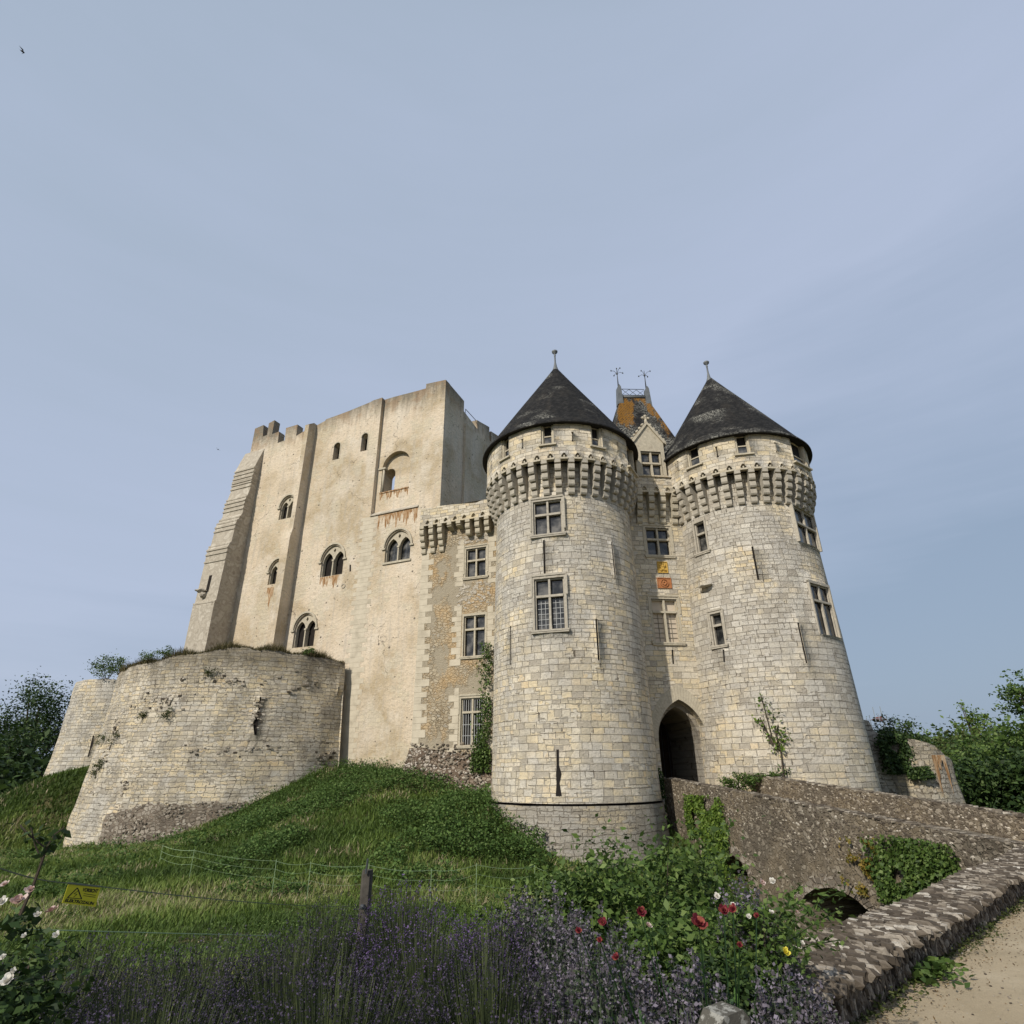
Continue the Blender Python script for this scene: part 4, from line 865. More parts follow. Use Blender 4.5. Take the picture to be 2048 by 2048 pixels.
for _ in range(4): s, z = K.at(418, 1151, o_); s1_, z1_ = K.at(412, 1184, o_); o_ = bout(z1_)
mb = MB(); mb.prism(Fr(*K.pt(s1_ + .12, 0, 0)[:2], K.deg - 90), [(bout(z1_) - .3, z1_), (bout(z1_) + .02, z1_), (bout(z) + .02, z), (bout(z) - .3, z)], -.17, .17); mb.build('painted_niche', M['dark'], kp)  # solid dark block painted as niche shade, no real recess
mb = MB(); mb.rock(K.pt(s1_ - .35, o_ + .25, z1_ + .1), (Vector((.55, 0, 0)), Vector((0, .4, 0)), Vector((0, 0, .16))), 0, 0, 1); mb.rock(K.pt(s1_ - .15, o_ + .1, z1_ - .25), (Vector((.3, 0, 0)), Vector((0, .3, 0)), Vector((0, 0, .3))), 0, 0, 1); mb.build('bracket', M['butt'], kp)
# twin windows
for i, (s, w, z0, zs) in enumerate(TWd):
    fr = K.tan(s); mb = MB(); lw = w * .80
    l1 = lancet(-w + .02, -.07, z0 + .02, zs - .05, .75, 5); l2 = lancet(.07, w - .02, z0 + .02, zs - .05, .75, 5)
    dz = zs + w * .82
    tr_ = lancet(-w - .05, w + .05, z0, zs, .15, 8)
    skin(mb, fr, tr_, [(l1, .3), (l2, .3), ([(-.13, dz), (0, dz - .2), (.13, dz), (0, dz + .2)], .3)], o=-.14)
    mb.box(fr, -.055, .055, -.14, -.06, z0, zs - .05); mb.box(fr, -.11, .11, -.15, -.02, zs - .06, zs + .08)
    arcband(mb, fr, 0, zs, w + .12, w + .25, -.05, .11, 0, pi, 16, el=1.14)
    for sg in (-1, 1): mb.box(fr, sg * (w + .2) - .16, sg * (w + .2) + .16, -.05, .12, zs - .13, zs + .0)
    if i == 2: mb.box(fr, -w - .2, w + .2, -.05, .1, z0 - .16, z0)
    o = mb.build('twin_window', M['trimw'], kp)
    g = MB(); g.box(fr, -w, w, -.5, -.48, z0, zs + w * 1.2)
    if i == 2:
        for x in (-w * .52, w * .52): g.box(fr, x - .02, x + .02, -.479, -.455, z0, zs + .3, 1)
    g.build('pane_or_dark_sheet', [M['glass'] if i == 2 else M['dark'], M['iron']], o)  # only the third window is glass; the rest are dark sheets painted as shade
for (s0, s1, z0, z1) in lit:
    m = (s0 + s1) / 2; fr = K.tan(m); w = (s1 - s0) / 2; mb = MB(); a = lancet(-w, w, z0, z1 - w, 0); b = lancet(-w - .1, w + .1, z0, z1 - w, 0)
    for i in range(1, len(a) - 1): mb.prism(fr, [a[i], b[i], b[i + 1], a[i + 1]], -.2, .02)
    o = mb.build('small_window', M['trimw'], kp); g = MB(); g.box(fr, -w, w, -.62, -.6, z0, z1); g.build('pane_or_dark_sheet', M['dark'], o)  # dark sheet painted as the shade behind the opening
# blind arch shaft, sills, stains
mb = MB(); mb.tube([K.pt(bl0 + .16, -D2 - .05, blz0), K.pt(bl0 + .16, -D2 - .05, blz1 - bw - .1)], .10, 8); mb.box(K, bl0 - .35, bl0 + .38, -D2 - .3, -D2 + .1, blz1 - bw - .1, blz1 - bw + .06); mb.build('shaft', M['trimw'], kp)
def stain(parent, fr, s0, s1, z, h, o, mat, name='stain', n=14, seed=1):
    r = random.Random(seed); n = int((s1 - s0) / .045); xs = [s0 + (s1 - s0) * i / n for i in range(n + 1)]; mb = MB(); ph = r.uniform(0, 6)
    lo = [z - h * min(1, max(.12, .45 + .3 * sin(i * .31 + ph) + .2 * sin(i * .83) + r.uniform(-.22, .22))) for i in range(n + 1)]
    for i in range(n): mb.face([fr.pt(xs[i], o, z), fr.pt(xs[i], o, lo[i]), fr.pt(xs[i + 1], o, lo[i + 1]), fr.pt(xs[i + 1], o, z)])
    return mb.build(name, mat, parent)
mb = MB()
mb.prism(Fr(*K.pt((b0 + b1) / 2, 0, 0)[:2], K.deg - 90), [(-D2, bz + .45), (.10, bz + .08), (.10, bz - .02), (-D2, bz - .02)], -(b1 - b0) / 2, (b1 - b0) / 2); mb.build('ledge', M['butt'], kp)
stain(kp, K, b0 + .8, b1 - .05, bz - .02, 1.5, .006, M['rust'], 'rust_stain', 22, 3)
stain(kp, K, bl0, bl1, blz0, .9, -D2 + .006, M['rust'], 'rust_stain', 18, 4)
mb = MB(); mb.box(K, bl0 - .05, bl1 + .05, -D2 - .4, -D2 + .06, blz0 - .1, blz0); mb.build('sill', M['rust'], kp)
s, w, z0, zs = TWd[0]; stain(kp, K, s - w, s + w * .8, z0 - .02, 1.15, .006, M['rust'], 'rust_stain', 9, 5)
s, w, z0, zs = TWd[4]; stain(kp, K, s - w, s - w * .1, z0 - .25, 1.9, .006, M['rust'], 'rust_stain', 5, 6)
r = random.Random(3); qs = K.at(728, 1150)[0]; zq = K.at(735, 1035)[1]; mb = MB(); z = -.5; k = 0
while z < zq:
    h_ = r.uniform(.3, .42); a = .5 if k % 2 else .85; mb.box(K, qs - a - r.uniform(0, .15), qs + a * .9 + r.uniform(0, .15), -.05, .012, z, z + h_ - .012); z += h_; k += 1
mb.build('quoin_strip', M['quoin'], kp)
mb = MB(); arcband(mb, K, K.at(686.8, 1172)[0], K.at(686.8, 1172)[1], .13, .2, -.05, .05, 0, 2 * pi, 10); mb.build('ring_stone', M['butt'], kp)
# ------------------------------------------------------------------ wing between keep and left tower
Wg = Fr(-5.98, 35.0, -20.5)
wg = empty('castle_wing', (-4, 36, 0), 'patched rubble wing with three cross windows between the keep and the left tower', 'castle wing')
def ww(px): return wrect(Wg, *px)
W1, W2, W3 = ww((931.8, 1096, 972, 1152.5)), ww((926.8, 1230.8, 970.3, 1311)), ww((921, 1396, 966.7, 1489.5))
wz = Wg.at(840, 1022, .45)[1]; wzr = Wg.at(976, 998.5, .45)[1]; wl = Wg.at(844, 1120)[0]
mb = MB(); skin(mb, Wg, [(wl, .6), (6.2, .4), (6.2, ZM1 + .2), (wl, ZM1 + .2)], [(rect(*W1), .4), (rect(*W2), .4), (rect(*W3), .4)])
mb.face([Wg.pt(wl, 0, -2), Wg.pt(wl, 0, ZM1 + .2), Wg.pt(wl, -7.5, ZM1 + .2), Wg.pt(wl, -7.5, -2)]); mb.face([Wg.pt(wl, 0, ZM1), Wg.pt(6.2, 0, ZM1), Wg.pt(6.2, -7.5, ZM1), Wg.pt(wl, -7.5, ZM1)])
mb.build('wall', M['wing'], wg)
bl_ = Wg.at(812, 1502, .3); mb = MB()
zb1 = Wg.at(850, 1500)[1]; pl = [(wl - .75, -2.5), (6.2, -2.5), (6.2, zb1 - .5), (2.4, zb1 - .1), (wl + .6, zb1 + .15), (wl - .1, zb1 + .1)]
fwg = [Wg.pt(a, .75 if b < 0 and b < -1 else .02, b) for a, b in pl]; mb.face(fwg)
mb.face([Wg.pt(wl - .75, .75, -2.5), Wg.pt(wl - .1, .02, zb1 + .1), Wg.pt(wl - .1, -7, zb1 + .1), Wg.pt(wl - .75, -7, -2.5)])
r = random.Random(5)
for k in range(420):
    a, z = r.uniform(wl - .5, 4.8), r.uniform(-1.6, zb1 + .35); f = (z + 2.5) / (zb1 + 2.6); o_ = .75 + (.02 - .75) * min(1, f); q_ = r.uniform(.05, .13)
    if a < wl - .75 + .65 * f: continue
    mb.rock(Wg.pt(a, o_, z), (Vector(Wg.u + (0,)) * q_, Vector(Wg.n + (0,)) * .06, Vector((0, 0, q_ * .7))), r.random() * .9, 1)
mb.build('footing', [M['wingbase'], M['stones']], wg)
mb = MB(); z = .4; k = 0
while z < ZM0 + .2:
    h_ = r.uniform(.3, .42); mb.box(Wg, wl - .002, wl + (.42 if k % 2 else .8) + r.uniform(0, .15), -.05, .015, z, z + h_ - .01); z += h_; k += 1
mb.build('quoins', M['quoin'], wg)
for (s0, s1, z0, z1) in (W1, W2, W3):
    for sg, e in ((-1, s0 - .14), (1, s1 + .14)):
        z = z0 - .5; k = 0; mb = MB()
        while z < z1 + .4:
            h_ = r.uniform(.26, .4); w_ = (.25 if k % 2 else .5) + r.uniform(-.05, .2); mb.box(Wg, min(e, e + sg * w_), max(e, e + sg * w_), -.05, .014 + r.uniform(0, .01), z, z + h_ - .012); z += h_; k += 1
        mb.build('jamb_stones', M['quoin'], wg)
mb = MB()
for (s0, s1, za, zb_) in ((W2[0] - .5, W2[1] + .3, W2[3] + .5, W1[2] - .4), (W1[0] - .5, W1[1] + .4, W1[3] + .4, ZM1 - .9)):
    for k in range(130):
        a, z, q_ = r.uniform(s0, s1), r.uniform(za, zb_), r.uniform(.05, .16)
        mb.rock(Wg.pt(a, .0, z), (Vector(Wg.u + (0,)) * q_, Vector(Wg.n + (0,)) * .035, Vector((0, 0, q_ * .62))), r.uniform(.85, 1), 0, 2)
setp(mb.build('patch_stones', M['stones'], wg), kind='stuff')
cross_window(wg, Wg, *W1, Wg.at(951, 1120)[1], True, M['trimw']); cross_window(wg, Wg, *W2, Wg.at(948, 1258)[1], True, M['trimw'], hood=False)
cross_window(wg, Wg, *W3, Wg.at(945, 1424)[1], True, M['trimw'], hood=True, bars=True, pane_or_dark_sheet='dark')  # dark sheet painted as room shade stands in for the glass
for i, px in enumerate((846, 864, 881.5, 900.5, 918.5, 937, 956, 975)):
    s = Wg.at(px, 1070, .3)[0]; fr = Fr(*Wg.pt(s, 0, 0)[:2], Wg.deg - 90); cp = corbel_poly(0)
    if i in (3, 4, 5, 6, 7): zc = ZM0 + (1.25, 1.3, .75, .6, .78)[i - 3]; cp = [(-.25, zc)] + [p for p in cp[1:] if p[1] > zc + .01]
    mb = MB(); mb.prism(fr, cp, -.15, .15); mb.build('corbel', M['trimw'], wg)
ps = [Wg.at(px, 1045, .5)[0] for px in (855, 873, 891, 909.5, 928, 946.5, 965)]
mb = MB(); skin(mb, Wg, [(wl, ZM1), (6.2, ZM1), (6.2, wzr), (4.6, wzr), (4.2, wzr - .12), (2.4, (wz + wzr) / 2 + .05), (1.5, wz + .1), (.4, wz + .05), (wl, wz)], [([(s + x, ZM1 + .09 + z) for x, z in TREF], .12) for s in ps], o=.5)
mb.face([Wg.pt(wl, .5, ZM1), Wg.pt(wl, .5, wz), Wg.pt(wl, -.1, wz), Wg.pt(wl, -.1, ZM1)]); mb.face([Wg.pt(wl, .5, wz), Wg.pt(6.2, .5, wzr), Wg.pt(6.2, -.1, wzr), Wg.pt(wl, -.1, wz)])
mb.box(Wg, wl, 6.2, .34, .36, ZM1, ZM1 + .5); mb.box(Wg, wl, 6.2, -.05, .49, ZM1 + .03, ZM1 + .05)
mb.build('parapet', M['parapet'], wg)

# ------------------------------------------------------------------ big round bastion, far bastion
BA = Cy(-20.6, 51.0, [(-5.2, 11.75), (-4, 11.6), (-1.5, 11.3), (3, 10.95), (7.8, 10.7), (9, 10.68)], .11); BA.R0 = 11.0
ba = empty('bastion', (-20.6, 51, -4), 'broad battered round bastion with weedy rim below the keep', 'bastion')
rim = [(247, 1341), (252, 1335), (263, 1331), (300, 1326), (326, 1321), (336, 1316), (373, 1309), (420, 1302), (447, 1298), (478, 1294.5), (522, 1300), (560, 1303), (596, 1308), (652, 1316), (690, 1326)]
rz = [BA.at(*p) for p in rim]; sl_ = rz[0][0]; rz = [(sl_ - 7, rz[0][1] - .2)] + rz; sR = rz[-1][0]
r = random.Random(11); rz2 = []
for a, b in zip(rz, rz[1:]):
    n_ = max(1, int((b[0] - a[0]) / .35)); rz2 += [(a[0] + (b[0] - a[0]) * k / n_, a[1] + (b[1] - a[1]) * k / n_ + r.uniform(-.06, .06)) for k in range(n_)]
rz2.append(rz[-1]); zf = -1.75
sF = BA.at(222, 1610)[0]; _q = np.arange(sF, sR, .4); zj = [(float(a_), zf + (.28 if i_ % 2 else -.1) * r.random() - .5 * max(0, 1 - (a_ - sF) / 2.5)) for i_, a_ in enumerate(_q)] + [(sR, zf)]
mb = MB(); skin(mb, BA, [(sl_ - 7, -5.2), (sF, -5.2)] + zj + rz2[::-1], [crack(BA, [(521, 1394), (520, 1412), (514, 1432), (511, 1446), (511, 1470)], [.05, .04, .10, .16, .07]), slit(BA, (676.5, 1374), (675.5, 1390), .08, .5)], .5)
for a, b in zip(rz2, rz2[1:]): mb.face([BA.pt(a[0], 0, a[1]), BA.pt(b[0], 0, b[1]), BA.pt(b[0], -1.3, b[1]), BA.pt(a[0], -1.3, a[1])])
mb.face([BA.pt(sR, 0, zf), BA.pt(sR, -2.5, zf), BA.pt(sR, -2.5, rz2[-1][1]), BA.pt(sR, 0, rz2[-1][1])])
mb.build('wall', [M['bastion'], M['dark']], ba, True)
mb = MB(); skin(mb, BA, [(sF, -5.2), (sR, -5.2)] + zj[::-1], (), .5); mb.face([BA.pt(sR, 0, -5.2), BA.pt(sR, -2.5, -5.2), BA.pt(sR, -2.5, zf), BA.pt(sR, 0, zf)])
for k in range(700):
    s, z = r.uniform(sF + .2, sR - 2), r.uniform(-4.2, zf + .15); q_ = r.uniform(.05, .15); fr = BA.tan(s, z)
    mb.rock(BA.pt(s, .0, z), (Vector(fr.u + (0,)) * q_, Vector(fr.n + (0,)) * .05, Vector((0, 0, q_ * .6))), r.uniform(.25, .95), 1, 2)
mb.build('footing', [M['bastionlow'], M['stones']], ba, False)
FBX, FBY = 75 * sin(radians(-31)), 75 * cos(radians(-31))
def silR(px, py):
    d = ray(px, py); az = atan2(d[0], d[1]); da = abs(az - radians(-31)); R_ = 75 * sin(da); return (d[2] / hypot(d[0], d[1]) * 75 * cos(da), R_)
pf = sorted([silR(*p) for p in ((153, 1363), (141, 1398), (129, 1433), (111, 1492), (93, 1540), (75, 1578), (60, 1610))]); pf = [(pf[0][0] - 2, pf[0][1] + .8)] + pf + [(pf[-1][0] + 2, pf[-1][1])]
FB = Cy(FBX, FBY, pf, .08); fb_ = empty('bastion', (FBX, FBY, 0), 'smaller round bastion further off, half hidden at the far left', 'bastion')
ftop = [(FB.R0 * radians(-100), pf[-2][0] - .2)] + [FB.at(*p) for p in ((168, 1360), (190, 1358.5), (215, 1358), (240, 1360))]; ftop.append((FB.R0 * .9, ftop[-1][1]))
mb = MB(); skin(mb, FB, [(ftop[0][0], pf[0][0]), (ftop[-1][0], pf[0][0])] + ftop[::-1], [slit(FB, (187, 1471), (176.5, 1514), .14, .5)], .6)
for a, b in zip(ftop, ftop[1:]): mb.face([FB.pt(a[0], 0, a[1]), FB.pt(b[0], 0, b[1]), FB.pt(b[0], -1.3, b[1]), FB.pt(a[0], -1.3, a[1])])
mb.build('wall', [M['bastionfar'], M['dark']], fb_, True)

# eroded, bulging stones, some dark as painted shade of lost blocks, on the bastion face
mb = MB()
for (px, py, sx_, sz_, n) in ((215, 1500, .5, 2.4, 60), (235, 1450, .7, .8, 36), (515, 1425, .35, 1.3, 40), (330, 1400, 2.2, .5, 44), (440, 1360, 2.0, .35, 36), (600, 1370, 1.2, .8, 30), (655, 1520, .5, 1.0, 60), (250, 1570, .7, .6, 26), (480, 1500, 2.6, .35, 40)):
    s0_, z0_ = BA.at(px, py)
    for k in range(n):
        s, z = s0_ + r.gauss(0, sx_ * .5), z0_ + r.gauss(0, sz_ * .5); q_ = r.uniform(.09, .20); fr = BA.tan(s, z)
        if s > sR - .1: continue
        mb.rock(BA.pt(s, -.01, z), (Vector(fr.u + (0,)) * q_, Vector(fr.n + (0,)) * r.uniform(.05, .11), Vector((0, 0, q_ * .55))), r.choice((.05, .7, .8, .9)) + r.random() * .1, 0, 2)
setp(mb.build('eroded_stones', M['stones'], ba), kind='stuff')

# ruined wall beyond the right tower
RW = empty('ruined_wall', (24, 34, -4), 'broken wall stump with rusty streaks and ivy right of the right tower', 'ruined wall')
def _rp(px, py):
    d = ray(px, py); da = abs(atan2(d[0], d[1]) - radians(31.3)); return (d[2] / hypot(d[0], d[1]) * 44.2 * cos(da), 44.2 * sin(da))
_p = sorted(_rp(*p) for p in ((1893, 1500), (1902, 1524), (1912, 1555), (1928, 1607))); _p = [(-6, _p[0][1] + .45)] + _p + [(5, _p[-1][1] - .1)]
RC = Cy(44.2 * sin(radians(31.3)), 44.2 * cos(radians(31.3)), _p, .08); RC.R0 = 3
rp_ = [(1830, 1479), (1850, 1485), (1868, 1493), (1882, 1502), (1890, 1512), (1894, 1530)]
rr_ = [RC.at(*p) for p in rp_]
mb = MB(); _h = RC.R0 * pi / 2 * 1.15; so = [(-_h, -6), (_h, -6), (_h, rr_[4][1] - .4)] + rr_[:5][::-1] + [(-1.4, rr_[0][1] + .1), (-_h, rr_[0][1] + .3)]
skin(mb, RC, so, (), .45); ctr = (RC.x, RC.y, rr_[2][1] - .3)
tp = so[2:]
for a, b in zip(tp, tp[1:]): mb.face([RC.pt(a[0], 0, a[1]), ctr, RC.pt(b[0], 0, b[1])])
mb.build('turret', M['ruin'], RW, True)
RB = Fr(16.4, 35.6, 6); rb = [(1738, 1442), (1748, 1462), (1758, 1468), (1790, 1472), (1815, 1478), (1842, 1481), (1870, 1492)]
rbp = [RB.at(*p) for p in rb]; mb = MB(); mb.prism(RB, [(rbp[0][0] - 1.5, -6), (rbp[-1][0], -6)] + rbp[::-1] + [(rbp[0][0] - 1.5, rbp[0][1] + .3)], -1.2, 0)
mb.build('curtain', M['ruin'], RW)
s_, z_ = RC.at(1872, 1510); fr = RC.tan(s_, z_); stain(RW, Fr(*RC.pt(s_, .0, 0)[:2], fr.deg), -.45, .45, z_, 2.2, .09, M['rust'], 'rust_stain', 10, 8)

# ------------------------------------------------------------------ bridge
BR = Fr(6.95, 29.9, math.degrees(atan2(-17.3, 3.95))); FP = Fr(10.3, 28.2, math.degrees(atan2(-11.6, 2.5)))
br = empty('stone_bridge', (9, 21, -4), 'arched rubble bridge with parapets leading up to the castle gate', 'bridge')
def ntop(s): return -.34 - s * (1.18 / 16.4)
def ftop_(s): return -.22 - s * (.92 / 11.87)
a2 = [BR.at(*p) for p in ((1606, 1802), (1612, 1790), (1630, 1778), (1660, 1775), (1690, 1784), (1720, 1803), (1743, 1826))]
A2 = [(a2[0][0], -5.2)] + a2 + [(a2[-1][0], -5.2)]
a1 = [BR.at(*p) for p in ((1442, 1780), (1444, 1735), (1455, 1716), (1468, 1711), (1484, 1724), (1496, 1745), (1502, 1785))]
A1 = [(a1[0][0], -5.2)] + a1 + [(a1[-1][0], -5.2)]
SN = 17.9
r = random.Random(21); tp = [(s, ntop(s) + r.uniform(-.025, .025)) for s in np.arange(0, SN + .01, .35)]
mb = MB()
botm = [(SN, -6)] ; outl = tp + [(SN, -5.6), (0, -5.6)]
skin(mb, BR, outl[::-1], [(A1[::-1], 3.2), (A2[::-1], 3.2)], .4, jit=1)
for a, b in zip(tp, tp[1:]): mb.face([BR.pt(a[0], 0, a[1]), BR.pt(b[0], 0, b[1]), BR.pt(b[0], -.45, b[1] + .01), BR.pt(a[0], -.45, a[1] + .01)]); mb.face([BR.pt(a[0], -.45, a[1] + .01), BR.pt(b[0], -.45, b[1] + .01), BR.pt(b[0], -.45, -2.6), BR.pt(a[0], -.45, -2.6)])
def wallstones(mb, fr, s0, s1, zf0, zf1, n, o=0.0, q0=.04, q1=.11, hol=(), mi=1, sd=4, lo=.15, hi=1.0, depth=.022, flat=.6, sub=0, dens=None):
    r = random.Random(sd)
    for k in range(n):
        s = r.uniform(s0, s1); z = r.uniform(zf0(s), zf1(s)); q_ = r.uniform(q0, q1) * r.uniform(.7, 1.2)
        if any(inside((s, z), h) for h in hol): continue
        if dens and r.random() > dens(s, z): continue
        a = r.uniform(-.5, .5); u = Vector(fr.u + (0,)); u2 = u * cos(a) + Vector((0, 0, sin(a))); v2 = Vector((0, 0, cos(a))) - u * sin(a)
        mb.rock(fr.pt(s, o, z), (u2 * q_, Vector(fr.n + (0,)) * depth, v2 * q_ * flat), lo + (hi - lo) * r.random() ** 2.1, mi, sub)
wallstones(mb, BR, 0, SN, lambda s: ntop(s) - 1.3, ntop, 2600, 0, .025, .075, (A1, A2), 1, 4, .1, 1.0)
wallstones(mb, BR, 0, SN, lambda s: -4.6, lambda s: ntop(s) - 1.2, 1500, 0, .022, .06, (A1, A2), 1, 5, .15, .85)
for k in range(700): s = r.uniform(0, SN); mb.rock(BR.pt(s, -r.uniform(0, .45), ntop(s)), (Vector(BR.u + (0,)) * r.uniform(.05, .12), Vector(BR.n + (0,)) * r.uniform(.05, .1), Vector((0, 0, .035))), r.random() ** 1.5, 1, 2)
mb.build('near_parapet', [M['bridge'], M['stones']], br)
for arc in (a2, a1):       # voussoirs round the arch heads
    mb = MB(); c = (sum(p[0] for p in arc) / len(arc), min(p[1] for p in arc))
    for p, q_ in zip(arc, arc[1:]):
        for k in range(3):
            f0, f1 = k / 3 + .02, (k + 1) / 3 - .02; P0 = (p[0] + (q_[0] - p[0]) * f0, p[1] + (q_[1] - p[1]) * f0); P1 = (p[0] + (q_[0] - p[0]) * f1, p[1] + (q_[1] - p[1]) * f1)
            def outp(P): d = (P[0] - c[0], P[1] - c[1] + .3); l = hypot(*d); e = r.uniform(.26, .38); return (P[0] + d[0] / l * e, P[1] + d[1] / l * e)
            mb.prism(BR, [P0, outp(P0), outp(P1), P1], -.3, .02 + r.uniform(0, .03))
    mb.build('arch_ring', M['bastionlow'], br)
mb = MB(); tpf = [(s, ftop_(s) + r.uniform(-.03, .03)) for s in np.arange(0, 16.4, .35)]
skin(mb, FP, (tpf + [(16.3, -2.6), (0, -2.2)])[::-1], (), .4, jit=1)
for a, b in zip(tpf, tpf[1:]): mb.face([FP.pt(a[0], 0, a[1]), FP.pt(b[0], 0, b[1]), FP.pt(b[0], -.5, b[1]), FP.pt(a[0], -.5, a[1])]); mb.face([FP.pt(b[0], -.5, b[1]), FP.pt(b[0], -.5, -6), FP.pt(a[0], -.5, -6), FP.pt(a[0], -.5, a[1])])
wallstones(mb, FP, 0, 16.3, lambda s: -1.9, ftop_, 2900, 0, .025, .08, (), 1, 8, .2, 1.0)
for k in range(500): s = r.uniform(0, 16.3); mb.rock(FP.pt(s, -r.uniform(0, .5), ftop_(s)), (Vector(FP.u + (0,)) * r.uniform(.05, .12), Vector(FP.n + (0,)) * r.uniform(.05, .1), Vector((0, 0, .04))), r.random(), 1, 2)
mb.build('far_parapet', [M['bridge'], M['stones']], br)
mb = MB()
for k in range(12):
    f0, f1 = k / 12, (k + 1) / 12; c_ = []
    for f in (f0, f1): zz = -1.2 - .66 * f; c_ += [BR.pt(f * 17.2, -.44, zz), FP.pt(-1.4 + f * 17.6, .01, zz)]
    mb.face([c_[0], c_[2], c_[3], c_[1]])
mb.build('deck', M['path'], br)

# ------------------------------------------------------------------ low boundary wall beside the path
LW = Fr(2.93, 6.23, 42.7); L0, L1 = -2.6, 11.2
lw = empty('low_wall', (5, 8, -1.9), 'low rough wall of dark flat stones set on edge beside the sandy path', 'wall')
lzt = lambda s: -1.56 + .02 * sin(s * 1.3)
mb = MB(); c_ = [LW.pt(a, b, z) for z, zz in ((-5, 0), (-1.62, 0)) for a, b in ((L0, -.02), (L1, -.02), (L1, -.60), (L0, -.60))]; mb.hexa(c_)
mb.build('core', M['bridge'], lw)
mb = MB(); r = random.Random(9); u_ = Vector(LW.u + (0,)); n_ = Vector(LW.n + (0,)); zv = Vector((0, 0, 1))
s = L0
while s < L1:                       # edge-set slabs across the top
    th = r.uniform(.010, .030); o_ = -.62
    while o_ < .02:
        l = r.uniform(.05, .17); lean = r.uniform(-.22, .22); hh = r.uniform(.03, .06)
        ax1 = (u_ * cos(lean) + zv * sin(lean)); ax3 = (zv * cos(lean) - u_ * sin(lean)); tw = r.uniform(-.35, .35)
        d1 = ax1 * cos(tw) + n_ * sin(tw); d2 = n_ * cos(tw) - ax1 * sin(tw)
        mb.rock(LW.pt(s + r.uniform(-.02, .02), o_ + l / 2, lzt(s) - .03 + r.uniform(-.015, .02)), (d1 * th * 1.1, d2 * l * .8, ax3 * hh * 1.05), r.random() ** 1.7, 0, r.choice((0, 2))); o_ += l * .85
    s += th * 1.25
for k in range(2600):               # pointed stones hanging on the path side
    s = r.uniform(L0, L1); z = r.uniform(-2.0, lzt(s) - .03); l = r.uniform(.03, .075); lean = r.uniform(-.5, .5)
    mb.rock(LW.pt(s, .005, z), ((u_ * cos(lean) + zv * sin(lean)) * l * .45, n_ * r.uniform(.02, .05), (zv * cos(lean) - u_ * sin(lean)) * l * 1.2), (r.random() ** 1.3) * .85, 0, r.choice((0, 2)))
for k in range(900):
    s = r.uniform(L0, L1); z = r.uniform(-2.8, lzt(s) - .05); l = r.uniform(.04, .09)
    mb.rock(LW.pt(s, -.6, z), (u_ * l, n_ * .04, zv * l * .6), r.random() * .9, 0, 0)
setp(mb.build('edge_stones', M['cope'], lw), kind='stuff')

# ------------------------------------------------------------------ terrain
CP = [(0, 0, -1.95), (-4, 1, -1.95), (3, 2, -1.95), (-8, 3, -2.1), (2, 4, -1.95), (-3, 5, -2.05), (-7, 8, -2.35), (-1.1, 8.6, -2.4), (1.5, 8, -2.5), (4, 11, -3.5), (7.5, 16, -4.7), (7, 21, -4.7), (6, 25, -3.9), (3, 25.6, -3.5), (6.3, 27.3, -3.1),
      (-1.3, 29, -1.25), (-1.2, 32.8, -1.3), (-6, 33.9, -.35), (-9, 41.5, -.1), (-12, 44, .2), (-2, 17, -3.15), (-6, 17, -3.15), (2, 18, -3.3), (-2, 24, -2.9), (-12, 17, -3.2), (-7, 28, -2.0), (-4, 29.5, -1.6), (-12, 26, -2.9), (-9, 34, -1.1),
      (-13.04, 42.2, .07), (-14.84, 40.9, -1.1), (-16.66, 40.1, -2.1), (-19.5, 39.4, -3.25), (-21, 39.3, -3.85), (-25.8, 40.6, -4.0), (-28.8, 42.8, -4.2), (-16, 36, -2.8), (-20, 33, -3.6), (-22, 22, -3.6), (-30, 34, -4.3), (-32.1, 48.3, .7), (-34.2, 45.6, -.95), (-34.9, 44.0, -1.9), (-30.6, 44.2, -3.2), (-32.5, 41.5, -4.2), (-36.5, 42, -3.6), (-34, 51, .2), (-40, 48, -3.4), (-38, 38, -4.8), (-48, 60, -6), (-40, 58, -1.5), (-31, 52, 1.0),
      (12, 26, -3.6), (18, 27, -4), (18, 18, -4), (24, 34, -4), (30, 30, -4), (16, 34, -3), (10, 36, -1), (0, 42, 0), (-20, 55, 0), (10, 55, -1), (-60, 30, -6), (-60, 80, -8), (40, 60, -5), (-30, 10, -3.4), (60, 20, -4), (0, 90, -5), (60, 90, -6), (-20, -20, -2), (20, -20, -2), (0, -30, -2), (-60, -20, -3), (60, -20, -2.5)]
CPa = np.array(CP, float)
def _U(d2): return d2 * np.log(d2 + 1e-9) * .5
_n = len(CPa); _d = ((CPa[:, None, :2] - CPa[None, :, :2]) ** 2).sum(-1)
_A = np.zeros((_n + 3, _n + 3)); _A[:_n, :_n] = _U(_d) + np.eye(_n) * 2.0; _A[:_n, _n] = 1; _A[:_n, _n + 1:] = CPa[:, :2]; _A[_n, :_n] = 1; _A[_n + 1:, :_n] = CPa[:, :2].T
_w = np.linalg.solve(_A, np.concatenate([CPa[:, 2], np.zeros(3)]))
lwa = np.array(LW.pt(0, -.3, 0)[:2]); lwn = np.array(LW.n)
def pathside(X, Y):
    return (((X - lwa[0]) * lwn[0] + (Y - lwa[1]) * lwn[1]) > 0) & (Y < 14.5) & (X > -4 + 0 * Y)
